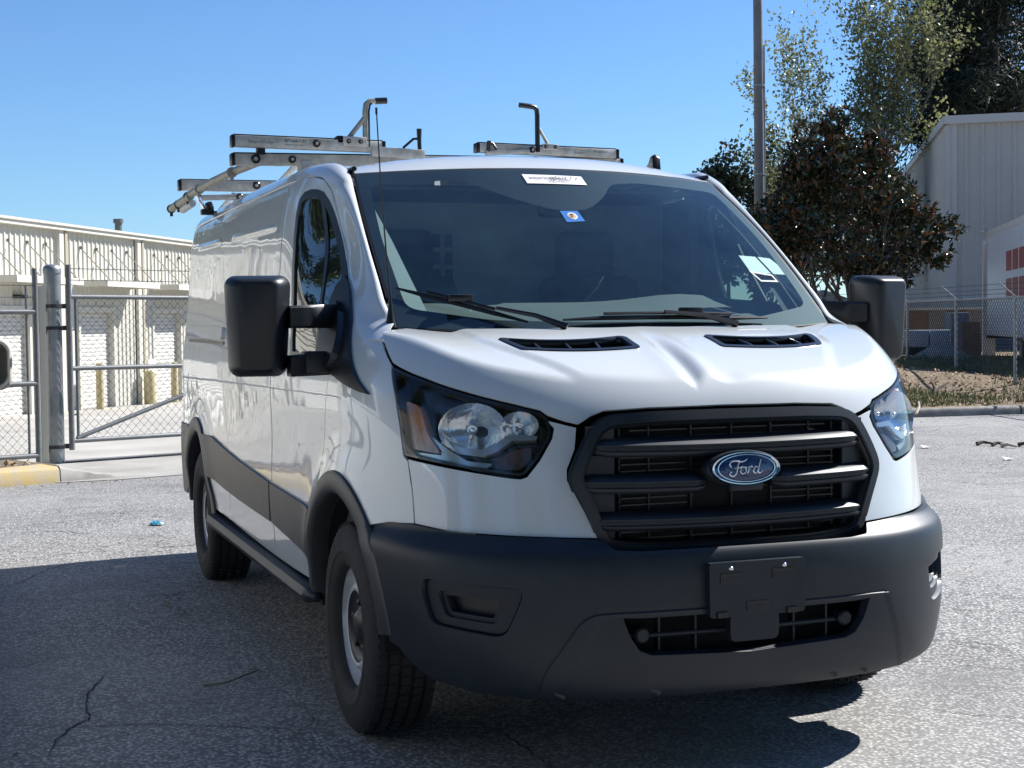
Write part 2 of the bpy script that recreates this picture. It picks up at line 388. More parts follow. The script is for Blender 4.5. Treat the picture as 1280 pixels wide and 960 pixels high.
CONC = mat('weathered_concrete', (.40, .385, .35), .85, noise=(1.3, .8), col2=(.24, .225, .195), bump=(45, .35, .004))
gx = np.concatenate([[-500, -200, -90, -50], np.arange(-30, 31, 1.5), [50, 90, 200, 500]]); gy = np.concatenate([[-300, -100, -40, -20], np.arange(-12, 60, 1.5), [80, 120, 250, 700]])
GX, GY = np.meshgrid(gx, gy, indexing='ij'); V, F = grid_mesh(np.stack([GX, GY, gz(GX, np.minimum(GY, 60))], -1))
o = link('asphalt_lot', pymesh('asphalt_lot', V, F, True), ASPH); tag(o, 'worn grey asphalt lot with cracks and loose aggregate', kind='structure')
def sheet(name, poly, lift, m, label, step=.6, zf=None):
    fn = lambda x, y: np.stack([x+0*y, y+0*x, (zf(x, y) if zf else gz(x, y))+lift], -1)
    o = panel(name, fn, poly, m, None, (step, step), thick=0, ref=(0, 10, -50)); tag(o, label, kind='structure'); return o
# concrete apron at the gate and the yard behind it
YARD = mat('yard_concrete', (.46, .44, .40), .85, noise=(.7, .8), col2=(.30, .28, .24), bump=(40, .3, .004))
sheet('concrete_yard', [(-14,6.6),(-1.5,11.75),(3.4,13.9),(8,20),(10,42),(-2,24.6),(-14,10)], .006, YARD, 'pale concrete yard behind the swing gate')
sheet('concrete_apron', [(-1.42,9.18),(-.9,9.20),(3.6,11.0),(3.4,13.85),(-1.5,11.7),(-1.75,11.35)], .005, CONC, 'stained concrete apron in front of the swing gate')
# broken lip between apron and yard
q = MB(); lip = [(-1.2+.46*k+.05*math.sin(k*2.1), 11.62+.20*k+.03*math.sin(k*5)) for k in range(10)]
for a, b in zip(lip[:-1], lip[1:]): q.tube([(a[0], a[1], float(gz(*a))+.006), (b[0], b[1], float(gz(*b))+.006)], .012, 5)
tag(q.build('pavement_crack', mat('crack_dirt', (.035, .03, .025), .95)), None, kind='structure')
# yellow kerb on the left
YEL = mat('worn_yellow_paint', (.52, .37, .13), .8, noise=(7, 1.0), col2=(.40, .36, .29), bump=(60, .4, .004))
kd = Vector((.79, .613, 0)).normalized(); kn = Vector((-kd.y, kd.x, 0))
def kerb(name, p0, p1, w, h, m, label, z0=0, z1=0, hend=None):
    p0 = np.array(p0); p1 = np.array(p1); d = p1-p0; L = np.linalg.norm(d); d = d/L; nn = np.array((-d[1], d[0])); prof = [(0, 0), (.012, h-.03), (.03, h-.008), (.05, h), (w-.02, h), (w, h-.02), (w, -.05), (0, -.05)]; rows = []
    for t in np.linspace(0, 1, 9):
        k = 1 if hend is None else 1+(hend-1)*t; rows.append([(*(p0+d*L*t+nn*a), z0+(z1-z0)*t+b*k+.006*math.sin(t*17+a*30)) for a, b in prof])
    V, F = grid_mesh(np.array(rows), closed_v=True); F += [tuple(range(8)), tuple(range(len(V)-8, len(V)))]
    o = MB().add(V, F).build(name, m, smooth=40); tag(o, label, kind='structure'); return o
kerb('yellow_kerb', (-4.6, 7.55), (-1.385, 9.235), .34, .145, YEL, 'yellow painted concrete kerb by the gate post', -.012, -.03)
kerb('kerb_end', (-1.375, 9.24), (-.86, 9.49), .34, .145, CONC, 'bare concrete kerb end ramping down by the gate', -.03, -.035, .15)
MULCH = mat('dirt_and_mulch', (.085, .062, .045), .95, noise=(14, .9), col2=(.26, .21, .15), bump=(40, .6, .02))
sheet('dirt_strip', [(-9,5.8),(-1.5,9.62),(-1.35,10.3),(-1.8,11.3),(-9,7.9)], .09, MULCH, 'dirt strip with leaf litter behind the yellow kerb')
# kerb and bank on the right
kerb('concrete_kerb', (7.0, 12.98), (11.75, 12.62), .16, .115, mat('kerb_grey', (.30, .29, .27), .85, noise=(5, .9), col2=(.13, .12, .11), bump=(60, .4, .004)), 'grey concrete kerb below the leafy bank')
kerb('concrete_kerb', (11.78, 12.618), (19.0, 12.1), .16, .115, bpy.data.materials['kerb_grey'], 'next length of grey kerb at the right picture edge')
def bankz(x, y): return .10+.42*sstep(12.8, 19, y)+.05*np.sin(x*1.7+y)*sstep(13, 15, y)
BANK = mat('leafy_bank', (.15, .105, .065), .95, noise=(5, .9), col2=(.30, .23, .14), bump=(22, .8, .03))
sheet('leafy_bank', [(7.0,13.08),(19,12.2),(40,12),(60,40),(55,75),(-2+22,60),(12,34),(7.5,20)], 0, BANK, 'bank of dry leaves, soil and thin grass behind the kerb', .7, bankz)
# grass and leaves on the bank: ground cover nobody could count
def scatter(name, n, area, m, mk, label, zf, seed):
    r = np.random.default_rng(seed); V = []; F = []
    while n > 0:
        p = area(r)
        if p is None: continue
        v, f = mk(r, p[0], p[1], float(zf(*p))); k = len(V); V += v; F += [tuple(i+k for i in q) for q in f]; n -= 1
    o = link(name, pymesh(name, V, F), m); tag(o, label, kind='stuff'); return o
def blade(r, x, y, z):
    h = r.uniform(.04, .15); a = r.uniform(0, 6.28); w = .006; b = r.uniform(.01, .06); c, s = math.cos(a), math.sin(a); d = r.uniform(0, 6.28)
    return [(x-c*w, y-s*w, z), (x+c*w, y+s*w, z), (x+b*math.cos(d), y+b*math.sin(d), z+h)], [(0, 1, 2)]
SC = [1.0]
def leaf(r, x, y, z):
    L = r.uniform(.02, .05)*SC[0]; a = r.uniform(0, 6.28); t = r.normal(0, .45); u = np.array((math.cos(a), math.sin(a), t)); v = np.array((-math.sin(a), math.cos(a), r.normal(0, .4))); c = np.array((x, y, z+.012+abs(t)*L*.5))
    return [tuple(c-u*L), tuple(c+v*L*.45), tuple(c+u*L), tuple(c-v*L*.45)], [(0, 1, 2, 3)]
def bank_area(r):
    x = r.uniform(7.6, 24); y = 13.05+abs(r.normal(0, 4)); return (x, y) if y < 30 and y > 13.1-.07*(x-11) else None
scatter('grass', 26000, lambda r: (lambda p: p if p and math.sin(p[0]*1.3+1)+math.sin(p[1]*1.1+p[0]*.4)+r.normal(0, .6) > .2 else None)(bank_area(r)), mat('dry_grass', (.15, .17, .05), .8, noise=(2.2, 1.), col2=(.075, .125, .03)), blade, 'thin green and straw grass on the bank', bankz, 3)
scatter('leaf_litter', 9000, bank_area, mat('dry_leaves', (.22, .13, .07), .8, noise=(6, 1.), col2=(.40, .30, .19)), leaf, 'fallen brown leaves on the bank', bankz, 4)
def strip(r):
    x = r.uniform(-4.5, -1.6); return (x, 9.6+.52*(x+1.5)+r.uniform(0, 1.2))
scatter('leaf_litter', 420, strip, bpy.data.materials['dry_leaves'], leaf, 'fallen leaves on the dirt strip behind the yellow kerb', lambda x, y: .09+gz(x, y), 5)
def lot(r):
    k = r.integers(0, 3)
    if k == 0: x = r.uniform(-4, 3); return (x, 9.12+.52*(x+1.4)*(x < -1.4)-abs(r.normal(0, .25)))
    if k == 1: return (r.uniform(8, 15), 12.5-abs(r.normal(0, .5)))
    return (r.uniform(-4, 14), r.uniform(1.5, 12))
SC[0] = .42
scatter('loose_leaves', 260, lot, bpy.data.materials['dry_leaves'], lambda r, x, y, z: leaf(r, x, y, z), 'stray leaves and crumbs on the asphalt', gz, 6)
# ----------------------------------------------------------------- materials of the van
def paint_mat():
    m = mat('white_paint', (.74, .76, .78), .34, coat=1.0, coat_rough=.035)
    n = m.node_tree; b = n.nodes['Principled BSDF']; tc = n.nodes['Texture Coordinate']
    t = n.nodes.new('ShaderNodeTexNoise'); t.inputs['Scale'].default_value = 2.6; t.inputs['Detail'].default_value = 12; t.inputs['Roughness'].default_value = .7
    n.links.new(tc.outputs['Object'], t.inputs['Vector'])
    r = n.nodes.new('ShaderNodeMapRange'); r.inputs['From Min'].default_value = .50; r.inputs['From Max'].default_value = .78; r.inputs['To Max'].default_value = .38
    n.links.new(t.outputs['Fac'], r.inputs['Value'])
    x = n.nodes.new('ShaderNodeMix'); x.data_type = 'RGBA'; x.inputs['A'].default_value = (.600, .628, .632, 1); x.inputs['B'].default_value = (.45, .46, .45, 1)
    n.links.new(r.outputs[0], x.inputs['Factor']); n.links.new(x.outputs['Result'], b.inputs['Base Color'])
    r2 = n.nodes.new('ShaderNodeMapRange'); r2.inputs['From Min'].default_value = .4; r2.inputs['From Max'].default_value = .75; r2.inputs['To Min'].default_value = .008; r2.inputs['To Max'].default_value = .07
    n.links.new(t.outputs['Fac'], r2.inputs['Value']); n.links.new(r2.outputs[0], b.inputs['Coat Roughness'])
    # very slight waviness of pressed sheet metal
    w = n.nodes.new('ShaderNodeTexNoise'); w.inputs['Scale'].default_value = 5.0; w.inputs['Detail'].default_value = 1
    n.links.new(tc.outputs['Object'], w.inputs['Vector'])
    bp = n.nodes.new('ShaderNodeBump'); bp.inputs['Strength'].default_value = .07; bp.inputs['Distance'].default_value = .02
    n.links.new(w.outputs['Fac'], bp.inputs['Height']); n.links.new(bp.outputs[0], b.inputs['Coat Normal'])
    return m
PAINT = paint_mat()
PLAST = mat('grey_black_plastic', (.010, .0155, .023), .44, spec=.42, noise=(6, .8), col2=(.020, .026, .033), bump=(900, .12, .0006))
CLAD = mat('weathered_side_plastic', (.026, .028, .031), .42, noise=(4, .8), col2=(.055, .053, .050), bump=(900, .10, .0006))
BLACK = mat('black_plastic', (.009, .011, .014), .40, bump=(700, .08, .0004))
SATIN = mat('satin_black', (.010, .011, .013), .30)
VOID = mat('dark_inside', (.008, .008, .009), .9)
RUBBER = mat('tyre_rubber', (.018, .018, .019), .78, noise=(14, .6), col2=(.045, .042, .038), bump=(120, .25, .002))
SILVER = mat('silver_wheel_paint', (.74, .75, .77), .34, metal=.2, noise=(12, .5), col2=(.28, .26, .24))
CHROME = mat('chrome', (.80, .81, .83), .07, metal=1.0)
HEADCHROME = mat('lamp_reflector', (.82, .83, .85), .12, metal=.9, bump=(38, .5, .006))
AMBER = mat('amber_lens', (.50, .17, .05), .22, coat=.8, noise=(18, .9), col2=(.16, .08, .05))
FABRIC = mat('dark_seat_fabric', (.022, .025, .029), .85, noise=(30, .5), col2=(.035, .038, .042))
TRIM = mat('grey_cab_trim', (.10, .11, .115), .7, noise=(9, .4), col2=(.14, .145, .15))
PALETRIM = mat('pale_cab_trim', (.42, .46, .43), .7)
GLASS = glass_mat('windscreen_glass', (.76, .89, .88), 1.68, dust_haze=.036, dust_haze_col=(.13, .27, .36))  # windscreen film coloured blue to stand in for sky reflection and lit haze
SIDEGLASS = glass_mat('side_glass', (.40, .48, .46), 1.75, dust_haze=.006)
LENS = glass_mat('clear_lens', (.93, .95, .96), 1.45, dust_haze=.003)
FRIT = mat('glass_frit', (.006, .007, .009), .55, spec=.2)
ALU = mat('weathered_aluminium', (.62, .61, .59), .40, metal=.2, noise=(16, .75), col2=(.27, .25, .21))
ALUTUBE = mat('aged_tube', (.44, .42, .36), .5, metal=.3, noise=(25, .7), col2=(.22, .19, .15))
WHITE = mat('white_print', (.80, .80, .80), .6)
BLUE = mat('blue_print', (.02, .16, .50), .4)
van = tag(empty('cargo_van'), 'white cargo van with dark bumper, dented hood and ladder rack, parked on asphalt', 'van')
U = u_of_y
def u_at(y, z, kind='body'):
    y = np.asarray(y, float); z = np.asarray(z, float); lo = np.zeros(np.broadcast(y, z).shape); hi = lo+6.0
    for _ in range(34):
        m = (lo+hi)/2; b = shell(m, z, kind)[..., 1] < y; lo = np.where(b, m, lo); hi = np.where(b, hi, m)
    r = (lo+hi)/2; return float(r) if r.ndim == 0 else r
def arch(yc, R, a0, a1, n=22, kind='body', zc=.36):
    t = np.linspace(math.radians(a0), math.radians(a1), n); z = zc+R*np.sin(t); return list(zip(u_at(yc+R*np.cos(t), z, kind), z))
def sgnpoly(poly, s): return [(a*s, b) for a, b in poly]
bodyf = lambda a, b: shell(a, b)
bumpf = lambda a, b: shell(a, b, 'bump')
# ---------------------------------------------------------------- outlines in shell coordinates
HLAMP = [(1.086,1.232),(.926,1.193),(.782,1.154),(.641,1.119),(.566,1.099),(.545,1.082),(.538,1.051),(.545,1.021),(.586,.959),(.622,.918),(.640,.911),(.665,.913),(.75,.925),(.849,.938),(.934,.949),(1.005,.957),(1.016,.967),(1.025,1.055),(1.042,1.14)]
GRILLE = [(0,1.096),(.25,1.095),(.385,1.089),(.425,1.075),(.455,1.050),(.490,.985),(.526,.908),(.478,.800),(.452,.725),(.430,.700),(.395,.686),(.25,.676),(0,.674)]
grille_full = GRILLE+[(-x, z) for x, z in GRILLE[-2:0:-1]]
BSEAM = [(2.561,1.952),(2.407,1.942),(2.317,1.924),(2.23,1.876),(2.155,1.795),(2.033,1.674),(1.861,1.55),(1.72,1.45),(1.60,1.375),(1.505,1.312)]
DLOW = [(1.585,1.25),(1.685,1.19),(1.745,1.02),(1.795,.86)]
def shrink(poly, d):
    """move a polygon inwards by d"""
    P = np.array(poly, float); n = len(P); A = .5*np.sum(P[:, 0]*np.roll(P[:, 1], -1)-np.roll(P[:, 0], -1)*P[:, 1]); sg = 1 if A > 0 else -1; out = []
    for i in range(n):
        e1 = P[i]-P[i-1]; e2 = P[(i+1) % n]-P[i]; n1 = sg*np.array((-e1[1], e1[0]))/(np.linalg.norm(e1)+1e-12); n2 = sg*np.array((-e2[1], e2[0]))/(np.linalg.norm(e2)+1e-12)
        b = n1+n2; b /= max(.35, np.dot(b, n1)); out.append(tuple(P[i]+d*b))
    return out
GAP = .0028
for s in (1, -1):
    # front fender
    fen = [(1.018,.960),(1.027,1.055),(1.045,1.14),(1.089,1.235),(1.225,1.312),(1.36,1.3185),(1.505,1.3165)]+DLOW+arch(0, .508, 55, 133)+[(1.10,.748),(.98,.756),(.985,.85),(1.0,.945)]
    panel('front_fender', bodyf, sgnpoly(shrink(fen, GAP), s), PAINT, van, (.03, .028))
    # front door with its window
    door = BSEAM+DLOW+arch(0, .508, 50, 8, 14)+[(2.02,.425),(2.30,.418),(2.70,.415),(2.725,.8),(2.73,1.2),(2.73,1.94)]
    win = [(2.40,1.30),(2.428,1.383),(2.497,1.572),(2.523,1.70),(2.530,1.80),(2.514,1.852),(2.47,1.874),(2.41,1.880),(2.345,1.874),(2.292,1.860),(2.235,1.825),(2.187,1.785),(2.130,1.733),(2.062,1.673),(1.978,1.604),(1.87,1.533),(1.76,1.44),(1.70,1.33),(1.70,1.255),(1.80,1.235),(2.1,1.235),(2.36,1.24)]
    dr = panel('front_door', bodyf, sgnpoly(shrink(door, GAP), s), PAINT, van, (.035, .03), holes=[sgnpoly(win, s)])
    w1 = shrink(win, -.012); panel('window_seal', bodyf, sgnpoly(w1, s), SATIN, dr, (.035, .03), holes=[sgnpoly(shrink(win, .022), s)], off=.001, thick=.02)
    panel('window_glass', bodyf, sgnpoly(shrink(win, .015), s), SIDEGLASS, dr, (.05, .05), off=-.006, thick=0)
    panel('window_divider', bodyf, sgnpoly([(1.93,1.240),(1.955,1.240),(2.205,1.680),(2.318,1.850),(2.290,1.855),(2.175,1.680)], s), SATIN, dr, (.03, .03), off=-.002)
    # door handle
    hb = MB(); P = shell(s*2.60, 1.20); hb.box((P[0]+s*.012, P[1], P[2]), (.03, .16, .035)); hb.build('door_handle', BLACK, dr, smooth=40, bevel=.01)
    # sliding door / plain side panel, and the quarter behind it
    seamr = [(3.80,.43),(3.83,.78),(3.955,1.04),(4.10,1.5),(4.235,1.68),(4.40,1.94)]
    mid = [(2.742,1.94),(2.742,1.2),(2.737,.8),(2.712,.415),(3.3,.42)]+seamr
    panel('sliding_door' if s < 0 else 'side_panel', bodyf, sgnpoly(shrink(mid, GAP), s), PAINT, van, (.04, .035))
    quar = [(4.40,1.94),(4.235,1.68),(4.10,1.5),(3.955,1.04),(3.83,.78),(3.80,.43),(4.26,.43)]+arch(3.30, .495, 172, 8)+[(5.40,.45),(5.80,.45),(5.80,1.90),(5.5,1.925)]
    panel('rear_quarter', bodyf, sgnpoly(shrink(quar, GAP), s), PAINT, van, (.04, .035))
    panel('rear_door', bodyf, sgnpoly(shrink([(5.81,.45),(6.085,.45),(6.085,1.93),(5.81,1.90)], GAP), s), PAINT, van, (.04, .035))
    panel('tail_lamp', bodyf, sgnpoly([(5.74,.75),(5.80,.75),(5.80,1.35),(5.74,1.35)], s), mat('red_lens', (.35, .01, .01), .2, coat=.6), van, (.04, .035), off=.006)
    # pressed bead along the top of the load area and the sliding-door track
    bead = lambda a, b: shell(a, b)+np.stack([s*.006*gauss(b, 1.775+.012*(np.abs(a)-2.86), .011)*(sstep(2.84, 2.95, np.abs(a))*(1-sstep(3.9, 4.02, np.abs(a)))+sstep(4.36, 4.5, np.abs(a))*(1-sstep(5.1, 5.25, np.abs(a)))), 0*a, 0*a], -1)+np.array((s*.0012, 0, 0))
    for a, b in ((2.84, 4.02), (4.36, 5.25)):
        panel('pressed_bead', bead, sgnpoly([(a,1.745+.012*(a-2.86)),(b,1.745+.012*(b-2.86)),(b,1.805+.012*(b-2.86)),(a,1.805+.012*(a-2.86))], s), PAINT, van, (.05, .005), thick=0)
    if s < 0:
        tr = panel('door_track', bodyf, sgnpoly(round_poly([(4.02,1.295),(5.35,1.300),(5.35,1.362),(4.02,1.355)], .02), s), PAINT, van, (.04, .02), off=.016, thick=.02)
        panel('track_slot', bodyf, sgnpoly(round_poly([(4.0,1.270),(5.33,1.275),(5.33,1.292),(4.0,1.287)], .006), s), SATIN, tr, (.04, .02), off=.004, thick=.006)
        tr['label'] = 'sliding door track on the rear quarter'
    # lower side cladding
    c1 = arch(0, .512, 42, 20, 8)+[(2.00,.515),(2.70,.556),(2.722,.718),(2.4,.712),(1.9,.70)]
    c2 = [(2.742,.719),(2.733,.556),(3.5,.565),(3.805,.573),(4.18,.585)]+arch(3.30, .50, 152, 118, 10)+[(4.30,.80),(3.83,.768),(3.49,.749)]
    c3 = arch(3.30, .50, 62, 12, 12)+[(5.42,.40),(5.80,.40),(5.80,.80),(5.20,.805)]
    for c in (c1, c2, c3): panel('side_cladding', bodyf, sgnpoly(shrink(c, .002), s), CLAD, van, (.035, .03), off=.012, thick=.014)
    # wheel arch flares: a rolled lip
    for yc, a0, a1, zlow in ((0.0, 2, 174, .3), (3.30, 2, 178, .3)):
        RO = np.array(((.515, .002), (.513, .010), (.500, .014), (.470, .016), (.450, .016), (.441, .012), (.437, .004), (.436, -.05)))
        T = np.linspace(math.radians(a0), math.radians(a1), 56)[:, None]; y = yc+RO[None, :, 0]*np.cos(T); z = .36+RO[None, :, 0]*np.sin(T); zz = np.maximum(z, .28)
        P = shell(u_at(y, zz), zz); X = np.abs(P[..., 0])
        if yc == 0:
            Q = shell(u_at(y, zz, 'bump'), zz, 'bump'); k = sstep(1.9, 2.5, T+0*y); X = X+(np.maximum(np.abs(Q[..., 0])-.010, X)-X)*k*sstep(.80, .72, zz)
        rows = np.stack([s*(X+RO[None, :, 1]), y, z], -1)
        V, F = grid_mesh(np.array(rows)); MB().add(V, F).build('wheel_arch_flare', CLAD, van, smooth=50)
        # liner
        lin = MB(); rr = [[(a, r*math.cos(t), r*math.sin(t)) for t in np.linspace(math.radians(-2), math.radians(182), 40)] for r, a in ((.437, -.025), (.437, .32), (.05, .32))]
        V, F = grid_mesh(np.array(rr)); lin.add(V, F)
        lin.build('wheel_well', VOID, van, loc=(s*.94, yc, .36), rot=(0, 0, 0 if s < 0 else math.pi), smooth=30)
    # sill step bar
    prof = np.array([(-.045,.0),(-.035,.028),(.0,.036),(.035,.028),(.048,.0),(.035,-.026),(-.02,-.03)]); ring = []
    for y in np.concatenate([np.linspace(.42,.50,5), np.linspace(.6,2.75,12), np.linspace(2.8,2.88,5)]):
        k = 1-.75*max(0, (.50-y)/.08)**2-.75*max(0, (y-2.80)/.08)**2
        ring.append([(s*(.985+p[0]*k), y, .375+p[1]*k) for p in prof])
    V, F = grid_mesh(np.array(ring), closed_v=True); F += [tuple(range(7)), tuple(range(len(V)-7, len(V)))]
    MB().add(V, F).build('step_bar', PLAST, van, smooth=50)
# ---------------------------------------------------------------- front end
def hs(u, z):
    P = shell(u, z); a, q = hood_uq(float(P[0]), float(P[1])); return (abs(a)*(1 if u >= 0 else -1), q)
rear_e = [(.757,-.078),(.70,-.125),(.62,-.165),(.45,-.207),(.25,-.234),(0,-.243)]
hl_top = [hs(u, z+.004) for u, z in HLAMP[:5]]
half = [hood_uq(x, y) for x, y in rear_e[::-1]]+[hood_uq(.82,-.150)]+[hs(1.227,1.312)]+hl_top+[hs(.548,1.088),hs(.50,1.070),hs(.462,1.060),hs(.44,1.073),hs(.425,1.083),hs(.385,1.098),hs(.25,1.104),hs(.0001,1.106)]
half[0] = (0, half[0][1]); half[-1] = (0, half[-1][1])
hood_poly = half+[(-a, q) for a, q in half[-2:0:-1]]
VENT = [(.565,-.398),(.147,-.430),(.150,-.562),(.528,-.534)]
vents = []
for s in (1, -1): vents.append([hood_uq(s*x, y) for x, y in round_poly(VENT, .022)])
bonnet = panel('hood', hood, shrink(hood_poly, .0025), PAINT, van, (.013, .008), holes=vents, ref=(0, -.2, .7))
bonnet['label'] = 'white hood with a crumpled dent above the grille'
for s in (1, -1):
    fr = [hood_uq(s*x, y) for x, y in round_poly(shrink(VENT, -.006), .024)]; inn = [hood_uq(s*x, y) for x, y in round_poly(shrink(VENT, .013), .016)]
    v = panel('hood_vent', hood, fr, SATIN, bonnet, (.02, .02), holes=[inn], off=.0035, thick=.02, ref=(0, -.2, .7))
    panel('vent_floor', hood, [hood_uq(s*x, y) for x, y in shrink(VENT, .004)], VOID, bonnet, (.03, .03), off=-.03, thick=0, ref=(0, -.2, .7))
    for k in range(1, 4):
        t = k/4; a = np.array(VENT[1])*(1-t)+np.array(VENT[0])*t; b = np.array(VENT[2])*(1-t)+np.array(VENT[3])*t; a = a+(b-a)*.06; b = b-(b-a)*.06
        A = [(s*a[0]-s*.004, a[1]), (s*a[0]+s*.004, a[1]), (s*b[0]+s*.004+s*.03, b[1]), (s*b[0]-s*.004+s*.03, b[1])]
        panel('vent_rib', hood, [hood_uq(*p) for p in A], SATIN, bonnet, (.02, .02), off=-.004, thick=.02, ref=(0, -.2, .7))
# fender top corner beside the cowl
for s in (1, -1):
    cor = [hood_uq(s*x, y) for x, y in ((.757,-.072),(.70,-.118),(.80,-.075),(.823,-.08),(.845,-.13),(.885,-.236),(.822,-.146))]
    fas = [(.468,1.052),(.505,1.062),(.550,1.074),(.533,1.051),(.541,1.021),(.582,.957),(.620,.911),(.637,.905),(.665,.907),(.75,.919),(.849,.932),(.934,.943),(1.0,.951),(.985,.85),(.978,.757),(.846,.745),(.707,.741),(.56,.737),(.44,.733),(.470,.81),(.51,.90),(.508,.93),(.48,.99)]
    panel('front_fascia', bodyf, sgnpoly(shrink(fas, .002), s), PAINT, van, (.02, .02))
# bumper: one moulding round the nose with openings
bt = [(0,.70),(.34,.70),(.40,.705),(.432,.731),(.56,.738),(.707,.742),(.846,.746),(.978,.757),(1.08,.754),(1.15,.748)]
bb = arch(0, .500, 131, 176, 14, 'bump')+[(1.03,.385),(.98,.345),(.90,.305),(.76,.280),(.55,.262),(.3,.262),(0,.262)]
bump_half = bt+bb; bump_poly = bump_half+[(-a, b) for a, b in bump_half[-2:0:-1]]
FOG = round_poly([(.638,.600),(.925,.612),(.932,.575),(.900,.478),(.690,.455),(.652,.545)], .03)
OPEN = [(0,.512),(.34,.512),(.392,.515),(.372,.455),(.345,.412),(.31,.397),(0,.385)]
open_full = OPEN+[(-a, b) for a, b in OPEN[-2:0:-1]]
bumper = panel('front_bumper', bumpf, bump_poly, PLAST, van, (.012, .010), holes=[sgnpoly(FOG, 1), sgnpoly(FOG, -1), open_full], thick=.03)
bumper['label'] = 'dark grey unpainted plastic front bumper'
for s in (1, -1):
    inner = round_poly([(.690,.572),(.880,.578),(.885,.565),(.862,.502),(.715,.490),(.698,.54)], .018)
    panel('fog_bezel', bumpf, sgnpoly(shrink(FOG, .004), s), PLAST, bumper, (.02, .016), holes=[sgnpoly(inner, s)], off=-.016, thick=.03)
    inn2 = shrink(inner, .008)
    panel('fog_inner_bezel', bumpf, sgnpoly(shrink(inner, -.002), s), PLAST, bumper, (.02, .016), holes=[sgnpoly(shrink(inner, .014), s)], off=-.028, thick=.03)
    panel('fog_pocket', bumpf, sgnpoly(shrink(inner, -.004), s), SATIN, bumper, (.03, .03), off=-.060, thick=0)
chin = [(0,.527),(.40,.527),(.465,.524),(.50,.50),(.585,.36),(.60,.300),(.585,.272),(.3,.266),(0,.266)]; chin = chin+[(-a, b) for a, b in chin[-2:0:-1]]
panel('lower_valance', bumpf, round_poly(chin, .02, 3), PLAST, bumper, (.014, .012), holes=[shrink(open_full, .002)], off=.007, thick=.012)
# lower opening: backing, bars and round tow covers
panel('lower_intake', bumpf, shrink(open_full, -.03), VOID, bumper, (.03, .03), off=-.11, thick=0)
lb = MB()
xs = np.linspace(-.37, .37, 25)
for zc in (.448,):
    for i in range(len(xs)-1): 
        a = shell(xs[i], zc, 'bump'); b = shell(xs[i+1], zc, 'bump'); lb.tube([a+np.array((0,.05,0)), b+np.array((0,.05,0))], .009, 8)
lb.build('intake_bar', PLAST, bumper, smooth=50)
for x in (-.27, -.16, .16, .27):
    P = shell(x, .45, 'bump'); MB().box(P+np.array((0, .06, 0)), (.006, .03, .13)).build('intake_fin', PLAST, bumper)
for x in (-.325, .325):
    P = shell(x, .452, 'bump'); q = MB(); q.lathe([(0, .0), (.018, .0), (.024, .006), (.024, .05)], 24, 'y'); q.build('tow_cover', PLAST, bumper, smooth=40, loc=P+np.array((0, .022, 0)))
for x in (-.55, -.29, .29, .40):
    P = shell(x, .285, 'bump'); MB().box(P+np.array((0, -.004, 0)), (.035, .012, .012), rot=Matrix.Rotation(.5, 3, 'Y')).build('drain_slot', SATIN, bumper)
# near-black underbody boxes that stop light leaking beneath the van
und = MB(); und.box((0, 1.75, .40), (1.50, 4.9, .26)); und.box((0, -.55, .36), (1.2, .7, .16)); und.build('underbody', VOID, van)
# number-plate carrier
pl = MB(); pl.prism(round_poly([(-.156,.500),(.156,.500),(.159,.660),(-.159,.660)], .010, 3), 'y', 0, .022)
plate = pl.build('plate_carrier', PLAST, van, smooth=30, loc=(0, -1.052, 0)); plate['label'] = 'empty front licence plate bracket'
tg = MB(); tg.prism(round_poly([(-.080,.425),(.062,.425),(.072,.440),(.072,.503),(-.088,.503),(-.088,.440)], .014, 3), 'y', .006, .04); tg.build('carrier_tongue', PLAST, plate, smooth=30)
for x, z in ((-.087,.614),(.083,.620),(-.002,.528)):
    MB().box((x, -.0005, z), (.072, .004, .028)).build('carrier_slot', SATIN, plate); MB().box((x, -.0015, z-.004), (.060, .004, .012)).build('slot_lip', PLAST, plate)
for x in (-.118, .112): MB().box((x, -.002, .508), (.035, .01, .016)).build('carrier_clip', SATIN, plate)
for x in (-.088, .088):
    q = MB(); q.lathe([(0, -.004), (.005, -.004), (.0075, -.001), (.0075, .002)], 16, 'y'); q.lathe([(0, -.0046), (.002, -.0046)], 8, 'y'); q.build('plate_screw', CHROME, plate, loc=(x, 0, .642), smooth=30)
